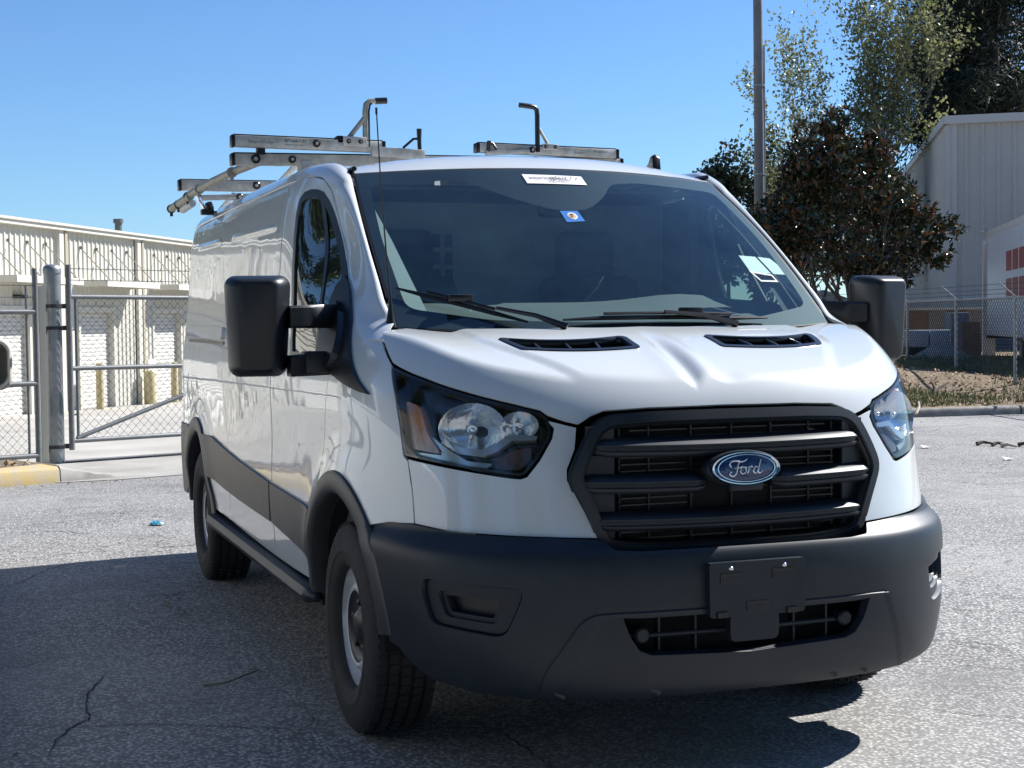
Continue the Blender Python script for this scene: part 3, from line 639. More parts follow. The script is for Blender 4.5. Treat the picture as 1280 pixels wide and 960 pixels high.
# ---------------------------------------------------------------- grille
gf = panel('grille', grille_s, round_poly(grille_full, .035, 4), PLAST, van, (.02, .02), holes=[shrink(round_poly(grille_full, .035, 4), .026)], off=.002, thick=.06, ref=(0, 0, .9))
panel('grille_lip', grille_s, shrink(round_poly(grille_full, .035, 4), .022), SATIN, gf, (.02, .02), holes=[shrink(round_poly(grille_full, .035, 4), .034)], off=-.006, thick=.05, ref=(0, 0, .9))
panel('grille_backing', grille_s, shrink(grille_full, .02), VOID, gf, (.04, .04), off=-.075, thick=0, ref=(0, 0, .9))
panel('grille_surround', grille_s, shrink(round_poly(grille_full, .035, 4), -.010), PLAST, gf, (.025, .025), holes=[shrink(round_poly(grille_full, .035, 4), .012)], off=-.026, thick=0, ref=(0, 0, .9))
def gbar(x0, x1, zc, name):
    prof = [(.050, -.024), (.008, -.026), (.000, -.021), (-.004, -.015), (-.004, -.010), (.003, -.008), (.003, .002), (-.004, .004), (-.004, .010), (.002, .016), (.012, .024), (.050, .032)]
    rows = []
    n = 34
    for i in range(n+1):
        x = x0+(x1-x0)*i/n; e = min(i, n-i)/n*(x1-x0); k = min(1, .35+e/.03*.65); P = grille_s(x, zc)
        rows.append([(x, P[1]-.002+a+.025*(1-k), zc+b*(.55+.45*k)+.004*(abs(x)/.4)**2) for a, b in prof])
    V, F = grid_mesh(np.array(rows)); m = len(prof); F += [tuple(range(m)), tuple(range(len(V)-m, len(V)))]
    return MB().add(V, F).build(name, PLAST, gf, smooth=35)
gbar(-.445, .445, .988, 'grille_bar'); gbar(-.485, -.112, .882, 'grille_bar'); gbar(.112, .485, .882, 'grille_bar'); gbar(-.450, .450, .772, 'grille_bar')
for x in (-.36, -.27, -.135, 0, .135, .27, .36):
    MB().box((x, grille_s(x, .9)[1]+.07, .885), (.005, .02, .37)).build('grille_fin', PLAST, gf)
for z in np.arange(.70, 1.07, .020):
    hw = .36 if .72 < z < 1.03 else .33
    MB().box((0, -.875, z), (2*hw, .006, .004)).build('grille_slat', SATIN, gf)
for s in (1, -1):
    for (za, zb) in ((.70, .755), (.79, .865), (.90, .97), (1.005, 1.055)):
        x0 = .415; MB().box((s*(x0+.01), grille_s(.41, .9)[1]+.045, (za+zb)/2), (.085, .01, zb-za), rot=Matrix.Rotation(s*.25, 3, 'Z')).build('grille_side_blank', PLAST, gf)
# badge
bd = empty('badge', van, (0, -.982, .925), (math.radians(-6), 0, 0))
q = MB(); q.lathe([(.97, .02), (1.0, .016), (1.0, .002), (.975, -.004), (.93, -.004), (.90, .0)], 64, 'y'); V = np.array(q.V)*np.array((.115, 1, .049)); q.V = [tuple(v) for v in V]; q.build('badge_rim', CHROME, bd, smooth=60)
q = MB(); q.lathe([(0, -.0035), (.5, -.0030), (.80, -.0012), (.92, .001)], 64, 'y'); q.V = [(v[0]*.115, v[1], v[2]*.049) for v in q.V]; q.build('badge_field', mat('badge_blue', (.008, .035, .13), .18, coat=1), bd, smooth=60)
q = MB(); q.lathe([(.80, -.002), (.805, -.0052), (.835, -.0052), (.84, -.002)], 64, 'y'); q.V = [(v[0]*.115, v[1], v[2]*.049) for v in q.V]; q.build('badge_line', CHROME, bd, smooth=60)
q = MB(); q.lathe([(1.10, .05), (1.10, .012), (1.03, .004), (.9, .012)], 48, 'y'); q.V = [(v[0]*.112, v[1]+.006, v[2]*.050) for v in q.V]; q.build('badge_seat', PLAST, bd, smooth=60)
MB().box((0, .02, -.052), (.11, .04, .03)).build('badge_seat', PLAST, bd, bevel=.006, smooth=40)
def stroke(pts, w, name='badge_letter'):
    P = np.array([(p[0]*.0395, p[1]*.0345) for p in pts]); Q = []
    for i in range(len(P)-1):
        p0 = P[max(i-1, 0)]; p1 = P[i]; p2 = P[i+1]; p3 = P[min(i+2, len(P)-1)]
        for t in np.arange(6)/6: Q.append(.5*((2*p1)+(-p0+p2)*t+(2*p0-5*p1+4*p2-p3)*t*t+(-p0+3*p1-3*p2+p3)*t**3))
    Q.append(P[-1]); ww = [w*(.55+.45*math.sin(math.pi*min(1, max(0, i/(len(Q)-1)))))*.9 for i in range(len(Q))]
    return [(x, -.0055, z) for x, z in Q], ww
letters = {'F': [([(-1.28,.12),(-1.42,.34),(-1.28,.60),(-.9,.66),(-.45,.56),(-.1,.66),(.02,.80)], .0034), ([(-.62,.58),(-.78,.20),(-.92,-.35),(-1.15,-.62),(-1.42,-.55),(-1.46,-.35),(-1.3,-.30)], .0040), ([(-1.02,.02),(-.7,.06),(-.42,.12),(-.36,.22)], .0026)],
           'o': [([(-.22,.12),(-.46,.02),(-.56,-.25),(-.42,-.46),(-.20,-.40),(-.08,-.15),(-.16,.08),(-.25,.10),(.02,.06)], .0030)],
           'r': [([(.10,.12),(.16,.02),(.10,-.25),(.04,-.46)], .0032), ([(.08,-.12),(.22,.08),(.38,.14),(.46,.02)], .0028)],
           'd': [([(.92,.05),(.72,.10),(.54,-.14),(.58,-.40),(.76,-.44),(.92,-.22)], .0030), ([(1.22,.70),(1.06,.30),(.92,-.20),(.98,-.44),(1.15,-.40),(1.30,-.24)], .0034)]}
for ch, st in letters.items():
    q = MB()
    for pts, w in st: Q, ww = stroke(pts, w); q.tube(Q, ww, 8)
    q.build('badge_letter', CHROME, bd, smooth=60)
# ---------------------------------------------------------------- headlights
def on_shell(u, z, off):
    A = np.array([u]); B = np.array([z]); P, N = fnormal(bodyf, A, B); return P[0]+N[0]*off, N[0]
def bowl(name, c, axis, rx, rz, depth, m, parent, seg=96, facets=22):
    ax = np.array(axis)/np.linalg.norm(axis); r = np.cross(ax, (0, 0, 1.)); r /= np.linalg.norm(r); u = np.cross(r, ax); rows = []
    for i in range(9):
        t = i/8; rad = t; row = []
        for k in range(seg):
            a = 2*math.pi*k/seg; w = 1
            d = depth*(1-t*t)+.0*t*(1-t)*4*math.cos(facets*a); row.append(np.array(c)-ax*d+r*rx*max(rad, .04)*w*math.cos(a)+u*rz*max(rad, .04)*w*math.sin(a))
        rows.append(row)
    V, F = grid_mesh(np.array(rows), closed_v=True); F.append(tuple(range(seg)))
    return MB().add(V, F).build(name, m, parent, smooth=70)
LAMPBLACK = mat('lamp_housing_black', (.012, .014, .018), .22, coat=.5)
LAMPGREY = mat('lamp_bezel_grey', (.42, .43, .45), .2, metal=.7)
for s in (1, -1):
    hl = empty('headlight', van); hl['label'] = 'clear headlight with dark housing'
    panel('lens', bodyf, sgnpoly(shrink(HLAMP, .004), s), LENS, hl, (.022, .022), off=.001, thick=0)
    panel('lens_rim', bodyf, sgnpoly(shrink(HLAMP, .002), s), SATIN, hl, (.02, .02), holes=[sgnpoly(shrink(HLAMP, .009), s)], off=.0005, thick=.06)
    panel('housing', bodyf, sgnpoly(shrink(HLAMP, -.002), s), LAMPBLACK, hl, (.03, .03), off=-.075, thick=0)
    fwd = np.array((s*.22, -1, -.02)); _, NL = on_shell(s*.74, 1.05, 0); fwd = .7*NL+.3*fwd/np.linalg.norm(fwd)
    P1, _ = on_shell(s*.770, 1.050, -.018); bowl('main_reflector', P1, fwd, .104, .078, .060, HEADCHROME, hl)
    P2, _ = on_shell(s*.628, 1.062, -.016); bowl('side_reflector', P2, fwd, .058, .042, .045, HEADCHROME, hl)
    for P, r, d in ((P1, .013, .05), (P2, .010, .04)):
        q = MB(); q.lathe([(0, -.012), (r*.7, -.008), (r, .004), (r, .03)], 16, 'y'); q.build('bulb_shield', HEADCHROME, hl, loc=P-fwd/np.linalg.norm(fwd)*d*.5, smooth=50)
    # swept chrome shelf below the reflectors
    sw = [(.880,1.005),(.82,.975),(.745,.968),(.70,.985),(.655,1.018),(.585,1.020),(.580,1.032),(.66,1.035),(.70,1.010),(.745,.990),(.81,.995),(.86,1.018)]
    panel('reflector_surround', bodyf, sgnpoly(sw, s), LAMPGREY, hl, (.02, .02), off=-.016, thick=.05)
    panel('turn_signal', bodyf, sgnpoly(round_poly([(.60,1.002),(.655,.992),(.715,.955),(.715,.935),(.645,.932),(.606,.965)], .012), s), mat('smoked_signal', (.10, .045, .035), .25, noise=(60, .8), col2=(.03, .03, .03)), hl, (.02, .02), off=-.030, thick=.02)
    panel('side_marker', bodyf, sgnpoly(round_poly([(.955,1.115),(1.018,1.13),(1.005,1.04),(1.000,.982),(.885,.972),(.93,1.03)], .015), s), AMBER, hl, (.02, .02), off=-.020, thick=.03)
    panel('lamp_bezel', bodyf, sgnpoly(round_poly([(.94,1.035),(.885,.968),(1.0,.972),(.99,.962),(.86,.948),(.74,.935),(.72,.95),(.80,.955),(.86,.985)], .006), s), LAMPGREY, hl, (.02, .02), off=-.028, thick=.02)
# ---------------------------------------------------------------- pillars, roof rails, roof, windscreen
ROWE = [(.889,-.240,1.314),(.850,-.145,1.350),(.826,-.088,1.374)]+[tuple(glass(1.022, v)) for v in (.08,.2,.35,.5,.65,.8,.9,.97)]
ROWB = [(1.505,1.314),(1.585,1.362),(1.65,1.405),(1.72,1.45),(1.815,1.517),(1.925,1.595),(2.045,1.690),(2.143,1.784),(2.215,1.866),(2.275,1.905),(2.335,1.930)]
for y in (.82, .95, 1.15, 1.5, 2.0, 2.6, 3.2, 3.8, 4.05, 4.2, 4.27):
    zr = float(roof_z(.75, y)); e = sstep(3.7, 4.3, y); ROWE.append((.757-.03*e, y, zr-.010-.07*sstep(4.05, 4.3, y)))
for u in (2.43, 2.55, 2.73, 3.02, 3.52, 4.12, 4.72, 5.32, 5.60, 5.78, 5.86): ROWB.append((u, 1.945-.02*sstep(5.2, 5.9, u)))
tv = np.arange(len(ROWE)); ex, ey, ez = [spline(tv, [r[k] for r in ROWE]) for k in range(3)]; bu, bz = spline(tv, [r[0] for r in ROWB]), spline(tv, [r[1] for r in ROWB])
def rail(v, c):
    v = np.asarray(v, float); c = np.asarray(c, float)
    E = np.stack([ex(v), ey(v), ez(v)], -1); B = shell(bu(v), bz(v))
    up = sstep(9, 13, v)[..., None]
    # two control points: leave the side along the side, reach the glass / gutter squarely
    T = shell(bu(v)-.03, bz(v)+.0)-B; T = T/(np.linalg.norm(T, axis=-1, keepdims=True)+1e-9)
    Zu = shell(bu(v), bz(v)+.01)-B; Zu = Zu/(np.linalg.norm(Zu, axis=-1, keepdims=True)+1e-9)
    L = np.linalg.norm(E-B, axis=-1, keepdims=True)
    P1 = B+(T*(1-up)+Zu*up)*L*(.35+.13*up)
    P2 = E+np.stack([.035+0*v, -.018*(1-up[..., 0])-0*v, .012+.052*up[..., 0]], -1)*np.minimum(1, L/.12)*sstep(0, 3.5, v)[..., None]
    c = c[..., None]
    return (1-c)**3*B+3*c*(1-c)**2*P1+3*c*c*(1-c)*P2+c**3*E
nv = len(ROWE)-1
for s in (1, -1):
    f = (lambda v, c: rail(v, c)) if s > 0 else (lambda v, c: rail(v, c)*np.array((-1, 1, 1)))
    panel('roof_rail', f, [(0,.006),(nv,.006),(nv,1),(0,1)], PAINT, van, (.18, .07), ref=(0, 1.5, 1.3), thick=.02)
# roof skin
tz = [(a*.748, float(glass(a, 1.0)[1])+.012) for a in np.linspace(1, -1, 25)]
roof_poly = [(-.742, 4.24), (.742, 4.24)]+tz
def rooff(x, y):
    g = glass(np.clip(x/.752, -1, 1), 1.0+0*x); z = roof_z(x, y); k = np.clip(1-(y-g[..., 1]-.010)/.30, 0, 1)**2.2
    return np.stack([x+0*y, y+0*x, z+(g[..., 2]+.006-z)*k], -1)
panel('roof', rooff, roof_poly, PAINT, van, (.05, .05), thick=.03, ref=(0, 1.5, 1.0))
for s in (1, -1):
    g = MB(); g.tube([(s*.750, y, float(roof_z(.75, y))-.020) for y in np.linspace(.72, 4.2, 20)], .010, 6); g.build('roof_gutter', BLACK, van)
    # blanked mounting pads in the gutter
ws = panel('windscreen', glass, [(a, -.03) for a in np.linspace(-1, 1, 21)]+[(a, 1.0) for a in np.linspace(1, -1, 21)], GLASS, van, (.05, .05), thick=0, ref=(0, 1.5, 1.0))
outer = [(a, -.035) for a in np.linspace(-1.012, 1.012, 21)]+[(a, 1.01) for a in np.linspace(1.012, -1.012, 21)]
inner = round_poly([(-.945,.075),(-.62,.030),(-.3,.030),(.3,.030),(.62,.030),(.945,.075),(.957,.5),(.945,.90),(.45,.925),(.28,.900),(.20,.80),(.085,.71),(.03,.690),(-.10,.688),(-.17,.71),(-.30,.775),(-.42,.86),(-.52,.925),(-.945,.90),(-.957,.5)], .05)
panel('windscreen_frit', glass, outer, FRIT, ws, (.04, .04), holes=[inner], off=-.002, thick=0, ref=(0, 1.5, 1.0))
# stickers on the glass
st = panel('rental_sticker', glass, [(-.184,.958),(.136,.948),(.138,.880),(-.180,.885)], WHITE, ws, (.04, .04), off=.002, thick=0, ref=(0, 1.5, 1.0))
def glass_text(body, a0, v0, size, m, parent, name='sticker_text', shear=0.):
    cu = bpy.data.curves.new(name, 'FONT'); cu.body = body; cu.size = 1; cu.resolution_u = 3; cu.shear = shear; ob = bpy.data.objects.new(name, cu); COL.objects.link(ob)
    dg = bpy.context.evaluated_depsgraph_get(); me = bpy.data.meshes.new_from_object(ob.evaluated_get(dg)); bpy.data.objects.remove(ob)
    bm = bmesh.new(); bm.from_mesh(me); bmesh.ops.triangulate(bm, faces=bm.faces); bm.to_mesh(me); bm.free()
    co = np.array([v.co[:] for v in me.vertices]); A = a0+co[:, 0]*size; B = v0+co[:, 1]*size*1.05
    P, N = fnormal(glass, A, B, ref=(0, 1.5, 1.0)); P = P+N*.0035
    for v, p in zip(me.vertices, P): v.co = p
    me.materials.clear(); return link(name, me, m, parent)
GREYPRINT = mat('grey_print', (.22, .23, .24), .6); DARKPRINT = mat('dark_print', (.02, .02, .025), .6)
glass_text('interior|', -.158, .916, .040, GREYPRINT, ws); glass_text('select', -.050, .914, .042, DARKPRINT, ws); glass_text('MIDWEST', -.062, .892, .026, GREYPRINT, ws)
glass_text('/', .052, .908, .05, DARKPRINT, ws, shear=.4); glass_text('7', .078, .908, .038, DARKPRINT, ws, shear=.5)
bs = panel('blue_sticker', glass, [(-.094,.676),(-.004,.678),(.006,.606),(-.088,.598)], BLUE, ws, (.04, .04), off=.002, thick=0, ref=(0, 1.5, 1.0))
circ = lambda ca, cv, ra, rv, n=20: [(ca+ra*math.cos(t), cv+rv*math.sin(t)) for t in np.linspace(0, 2*math.pi, n, endpoint=False)]
panel('sticker_disc', glass, circ(-.044, .640, .024, .024), mat('pale_print', (.72, .70, .66), .6), ws, (.02, .02), off=.003, thick=0, ref=(0, 1.5, 1.0))
panel('sticker_disc', glass, circ(-.046, .639, .017, .017), mat('tan_print', (.45, .30, .16), .6), ws, (.02, .02), off=.004, thick=0, ref=(0, 1.5, 1.0))
panel('sticker_mark', glass, [(-.056,.652),(-.036,.652),(-.038,.646),(-.045,.646),(-.047,.628),(-.052,.628),(-.050,.646),(-.056,.646)], DARKPRINT, ws, (.02, .02), off=.005, thick=0, ref=(0, 1.5, 1.0))
PAPER = mat('sunlit_paper', (.80, .82, .76), .8)
panel('paper_notice', glass, [(.749,.396),(.846,.387),(.868,.276),(.749,.284)], PAPER, ws, (.04, .04), off=-.004, thick=0, ref=(0, 1.5, 1.0))
panel('paper_notice', glass, [(.858,.385),(.930,.373),(.985,.262),(.880,.272)], PAPER, ws, (.04, .04), off=-.003, thick=0, ref=(0, 1.5, 1.0))
fr_o = [(.735,.290),(.860,.262),(.868,.215),(.765,.222)]
panel('clear_pouch', glass, fr_o, PALETRIM, ws, (.02, .02), holes=[shrink(fr_o, .010)], off=.002, thick=0, ref=(0, 1.5, 1.0))
# cowl, wipers
rear_cowl = [(a, -.055) for a in np.linspace(-.95, .95, 21)]
cw = lambda a, v: glass(a, v)+np.stack([0*a, 0*a-.0, 0*a-.012], -1)
panel('cowl', cw, [(a, -.10) for a in np.linspace(-.985, .985, 21)]+[(a, .012) for a in np.linspace(.985, -.985, 21)], BLACK, van, (.04, .03), thick=0, ref=(0, 1.5, 1.0))
def on_glass(a, v, off):
    P, N = fnormal(glass, np.array([a]), np.array([v]), ref=(0, 1.5, 1.0)); return P[0]+N[0]*off
for path, arm in (([(-.966,.162),(-.85,.123),(-.729,.085),(-.60,.043),(-.479,.004)], [(-.60,.043),(-.45,.01),(-.34,-.045)]), ([(-.33,.018),(-.15,.030),(.05,.032),(.25,.028),(.45,.015),(.646,.004)], [(.12,.032),(.30,.01),(.44,-.045)])):
    wp = empty('wiper', van)
    q = MB(); q.tube([on_glass(a, v, .016) for a, v in path], [.004]+[.009]*(len(path)-2)+[.004], 6); q.build('wiper_blade', SATIN, wp, smooth=50)
    q = MB(); q.tube([on_glass(a, v+.006, .030) for a, v in path[1:-1]], .006, 6); q.build('wiper_spoiler', SATIN, wp, smooth=50)
    q = MB(); q.tube([on_glass(a, v, .040) for a, v in arm], [.007, .009, .014], 6); q.build('wiper_arm', SATIN, wp, smooth=50)
    m_ = path[len(path)//2]; q = MB(); q.box(on_glass(m_[0], m_[1]+.010, .036), (.085, .03, .024)); q.build('wiper_clip', SATIN, wp, bevel=.006, smooth=40)
# ---------------------------------------------------------------- cab interior
dash = MB(); dx = np.linspace(-.80, .80, 21); rows = []
for x in dx:
    hmp = .05*gauss(x, .40, .22)
    rows.append([(x, -.15+.09*abs(x)**1.6, 1.335), (x, .0, 1.365), (x, .15, 1.405+.2*hmp), (x, .28, 1.435+.6*hmp), (x, .34, 1.425+.6*hmp), (x, .38, 1.34+.5*hmp), (x, .42, 1.10), (x, .40, .8)])
V, F = grid_mesh(np.array(rows)); dash.add(V, F).build('dashboard', mat('dash_plastic', (.075, .085, .082), .75, noise=(6, .4), col2=(.10, .11, .105)), van, smooth=50)
sw_ = MB(); sw_.lathe([(.175, 0), (.19, .012), (.20, 0), (.19, -.012), (.175, 0)], 40, 'y'); sw_.box((0, .01, -.03), (.34, .03, .05)); sw_.box((0, .01, -.1), (.06, .03, .16)); sw_.box((0, .02, -.02), (.15, .05, .12))
sw_.build('steering_wheel', SATIN, van, loc=(.40, .52, 1.30), rot=(math.radians(-38), 0, 0), smooth=40)
for x, w in ((.42, .52), (-.42, .52)):
    seat = empty('seat', van, (x, .98, 0))
    q = MB(); q.box((0, -.12, .86), (w, .52, .16)); q.build('seat_cushion', FABRIC, seat, bevel=.05, smooth=50)
    q = MB(); q.box((0, .17, 1.24), (w, .16, .66), rot=Matrix.Rotation(math.radians(-14), 3, 'X'), taper=.86); q.build('seat_back', FABRIC, seat, bevel=.05, smooth=50)
    q = MB(); q.box((0, .27, 1.66), (.27, .11, .20)); q.build('head_rest', FABRIC, seat, bevel=.04, smooth=50)
bk = MB(); bk.box((0, 1.36, 1.20), (1.68, .02, 1.5)); bulk = bk.build('bulkhead', mat('bulkhead_grey', (.34, .37, .38), .6, noise=(5, .6), col2=(.22, .24, .25)), van)
sl = MB(); 
slot = pymesh('bulkhead_slot', *(lambda q: (q.V, q.F))(MB().box((0, 0, 0), (.032, .006, .055))))
slot.materials.append(mat('slot_dark', (.03, .032, .035), .6))
for i in range(9):
    for j in range(5):
        for side in (-1,):
            link('bulkhead_slot', slot, None, bulk, (side*(.18+.055*i), 1.346, 1.42+.075*j))
hd = MB(); hd.box((0, 1.06, 1.895), (1.40, .58, .02)); hd.build('headliner', TRIM, van)
fl = MB(); fl.box((0, .55, .62), (1.7, 1.6, .04)); fl.build('cab_floor', FABRIC, van)
fw = MB(); fw.box((0, -.12, .95), (1.6, .02, .66)); fw.build('firewall', VOID, van)
for s in (1, -1):
    q = MB(); q.box((s*.885, .68, .95), (.03, 1.1, .60)); q.build('door_card', TRIM, van, bevel=.01)
    panel('pillar_trim', glass, sgnpoly([(.962,.84),(.945,.80),(.905,.55),(.875,.30),(.845,.06),(.955,.07),(.962,.4)], s), PALETRIM if s < 0 else FABRIC, van, (.03, .05), off=-.045, thick=0, ref=(0, 1.5, 1.0))  # right trim coloured dark to hide a sunlit slit; left kept pale
    panel('door_frame_trim', bodyf, sgnpoly([(2.56,1.93),(2.30,1.91),(2.13,1.78),(1.83,1.52),(1.62,1.34),(1.62,1.18),(2.70,1.18),(2.70,1.93)], s), TRIM, van, (.05, .05), holes=[sgnpoly(shrink(win, .010), s)], off=-.025, thick=.0)
for s in (1, -1): MB().box((s*.862, 1.20, 1.50), (.05, .30, .80)).build('sun_block_pillar', TRIM, van, bevel=.015)  # dark posts added to keep the sun off the bulkhead edge
q = MB(); q.box((0, .46, 1.80), (.20, .05, .075)); q.build('rear_view_mirror', SATIN, van, bevel=.02, smooth=50)
vsr = MB()
for x in (-.42, .42): MB().box((x, .74, 1.885), (.5, .16, .02)).build('sun_visor', TRIM, van, bevel=.008)
# ---------------------------------------------------------------- mirrors
def rbox(c, d, r, n=6):
    """rounded rectangle in x-z"""
    out = []
    for sx, sz, a0 in ((1, 1, 0), (-1, 1, 90), (-1, -1, 180), (1, -1, 270)):
        for k in range(n+1):
            a = math.radians(a0+90*k/n); out.append((c[0]+sx*(d[0]/2-r)+r*math.cos(a), c[1]+sz*(d[1]/2-r)+r*math.sin(a)))
    return out
TOE = math.radians(13)
for s in (1, -1):
    mr = empty('tow_mirror', van); mr['label'] = 'black telescoping towing mirror'
    toe = lambda x, y, z: (s*1.232+(x-s*1.232)*math.cos(TOE)-s*(y-.18)*-math.sin(TOE)*-1, .18+(y-.18)*math.cos(TOE)+s*(x-s*1.232)*math.sin(TOE), z)
    rows = []
    for y, k, dz, dx in ((.105,.50,0,0),(.108,.62,0,0),(.120,.74,0,0),(.140,.86,0,0),(.168,.95,0,0),(.20,1.0,0,0),(.235,1.0,0,0),(.242,.96,0,0)):
        ring = []
        for x, z in rbox((0, 0), (.214*k, .345*(.68+.32*k)), .038*k):
            lean = .014*(z/.17)                       # head narrows towards its foot
            ring.append(toe(s*(1.232+x*(1-.05*(z < 0)*abs(z)/.17)+(-lean*.5 if x < 0 else lean*.2)), y+.02*(z/.17)**2*(z < 0), 1.360+z))
        rows.append(ring)
    V, F = grid_mesh(np.array(rows), closed_v=True); m = len(rows[0]); F += [tuple(range(m)), tuple(range(len(V)-m, len(V)))]
    MB().add(V, F).build('mirror_housing', BLACK, mr, smooth=40)
    q = MB(); q.prism(rbox((s*1.232, 1.405), (.165, .20), .03), 'y', .2425, .246); q.V = [toe(*v) for v in q.V]; q.build('mirror_glass', CHROME, mr)
    q = MB(); q.prism(rbox((s*1.232, 1.245), (.165, .075), .02), 'y', .2425, .246); q.V = [toe(*v) for v in q.V]; q.build('mirror_glass', CHROME, mr)
    # two arms and foot
    for z0, z1, h in ((1.390, 1.393, .076), (1.224, 1.230, .072)):
        rows = []
        for t in np.linspace(0, 1, 7):
            x = 1.13+(.93-1.13)*t; k = 1+.10*t
            rows.append([(s*x, .155+.10*t*t+yy, z0+(z1-z0)*t+zz*k) for yy, zz in ((-.04,-h/2+.008),(-.032,-h/2),(.032,-h/2),(.04,-h/2+.008),(.04,h/2-.008),(.032,h/2),(-.032,h/2),(-.04,h/2-.008))])
        V, F = grid_mesh(np.array(rows), closed_v=True); F += [tuple(range(8)), tuple(range(len(V)-8, len(V)))]
        MB().add(V, F).build('mirror_arm', BLACK, mr, smooth=40)
    q = MB(); q.box((s*1.03, .165, 1.235), (.10, .088, .075)); q.build('arm_joint', BLACK, mr, bevel=.008, smooth=40)
    sail = [(1.862,1.535),(1.75,1.482),(1.62,1.40),(1.50,1.32),(1.38,1.24),(1.28,1.18),(1.192,1.140),(1.24,1.143),(1.45,1.170),(1.62,1.195),(1.72,1.205),(1.80,1.23),(1.86,1.30),(1.90,1.40),(1.91,1.50)]
    panel('mirror_foot', bodyf, sgnpoly(sail, s), BLACK, mr, (.03, .03), off=.012, thick=.02)
    pod = [(1.60,1.215),(1.76,1.225),(1.82,1.30),(1.84,1.40),(1.78,1.44),(1.66,1.38),(1.56,1.28)]
    panel('foot_pod', bodyf, sgnpoly(smooth_poly(pod), s), BLACK, mr, (.03, .03), off=.035, thick=.04)
# ---------------------------------------------------------------- whip aerial and shark fin
an = empty('whip_aerial', van, (-.838, -.093, 1.352))
q = MB(); q.lathe([(.019, 0), (.018, .006), (.013, .030), (.008, .062), (.0055, .085), (.0042, .11)], 20, 'z'); q.build('aerial_base', SATIN, an, smooth=50)
q = MB(); q.tube([(0, 0, .1), (-.012, 0, .25), (-.025, .002, .45), (-.037, .003, .712)], [.0042, .003, .0024, .0022], 8); q.tube([(-.037, .003, .70), (-.0375, .003, .722)], .004, 8); q.build('aerial_rod', SATIN, an, smooth=50)
q = MB(); prof = [(-.075,0),(-.07,.012),(-.03,.022),(-.005,.040),(.012,.066),(.026,.068),(.034,.055),(.042,0)]; rows = []
for k, w in ((0, .0), (.25, .7), (.5, 1), (.75, .7), (1, 0)): rows.append([(-.018+.036*k, y, z*(.9+.1*w) if 0 < w else z*.86) for y, z in prof])
V, F = grid_mesh(np.array(rows)); fin = MB().add(V, F).build('shark_fin_aerial', SATIN, van, smooth=60, loc=(.645, 1.02, 2.010), rot=(0, 0, math.radians(180)))
# ---------------------------------------------------------------- wheels
def wheel_profile(r):
    return np.interp(r, [.100,.110,.118,.130,.150,.175,.188,.193,.198,.203,.208,.214,.218], [-.050,-.064,-.078,-.082,-.070,-.045,-.034,-.040,-.062,-.086,-.097,-.103,-.098])
TREAD = RUBBER
def make_wheel():
    w = empty('wheel', van)
    tp = [(.200,-.080),(.206,-.098),(.214,-.108),(.232,-.1145),(.252,-.1165),(.256,-.1195),(.260,-.1175),(.285,-.1180),(.312,-.1155),(.330,-.108),(.340,-.1015),(.3455,-.094)]
    gr = []
    for c in (-.062, -.022, .022, .062): gr += [(.3505, c-.0055), (.3425, c-.0045), (.3425, c+.0045), (.3505, c+.0055)]
    prof = tp+[(.3488, -.090)]+gr+[(.3488, .090)]+[(r, -a) for r, a in tp[::-1]]
    q = MB(); q.lathe(prof, 96, 'x'); q.build('tyre', TREAD, w, smooth=32, fix=True)
    # tread blocks along both shoulders
    blk = MB()
    for k in range(64):
        t = 2*math.pi*k/64
        for a in (-.083, .083): blk.box((a, .347*math.cos(t), .347*math.sin(t)), (.030, .012, .012), rot=np.array(Matrix.Rotation(t, 3, 'X')))
        for a in (-.042, 0, .042): blk.box((a, .3465*math.cos(t+.02+a*3), .3465*math.sin(t+.02+a*3)), (.028, .022, .011), rot=np.array(Matrix.Rotation(t+.02+a*3, 3, 'X')))
    blk.build('tread_blocks', TREAD, w)
    f = lambda th, r: np.stack([wheel_profile(r)+0*th, r*np.cos(th), r*np.sin(th)], -1)
    holes = []
    for k in range(8):
        c = 2*math.pi*(k+.5)/8; holes.append([(c+.16*math.cos(t), .162+.0125*math.sin(t)) for t in np.linspace(0, 2*math.pi, 16, endpoint=False)])
    n = 64; outer = [(t, .218) for t in np.linspace(0, 2*math.pi, n)]+[(t, .1215) for t in np.linspace(2*math.pi, 0, n)]
    panel('rim', f, outer, SILVER, w, (.07, .006), holes=holes, thick=.012, ref=(.5, 0, 0))
    q = MB(); q.lathe([(.212,-.094),(.205,-.06),(.200,.09),(.05,.09)], 48, 'x'); q.build('rim_barrel', SILVER, w, smooth=40)
    q = MB(); q.lathe([(.195,-.02),(.1,-.03)], 32, 'x'); q.build('brake_disc', VOID, w)
    q = MB(); q.lathe([(.1225,-.0795),(.119,-.074),(.095,-.064),(.072,-.060),(.060,-.066),(.046,-.080),(.030,-.084),(.001,-.084)], 40, 'x')
    for k in range(5):
        t = 2*math.pi*k/5+.3; q.tube([(-.048, .080*math.cos(t), .080*math.sin(t)), (-.072, .080*math.cos(t), .080*math.sin(t)), (-.075, .080*math.cos(t), .080*math.sin(t))], [.013, .012, .006], 8)
    q.build('hub_cap', mat('hub_black', (.020, .021, .023), .35), w, smooth=40)
    return w
wh = make_wheel(); wh.location = (-.868, 0, .345); wh.rotation_euler = (0, 0, 0)
for x, y, r in ((-.868, 3.30, 0), (.868, 0, math.pi), (.868, 3.30, math.pi)):
    c = copy_tree(wh, van); c.location = (x, y, .345); c.rotation_euler = (.4 if y else .2, 0, r)
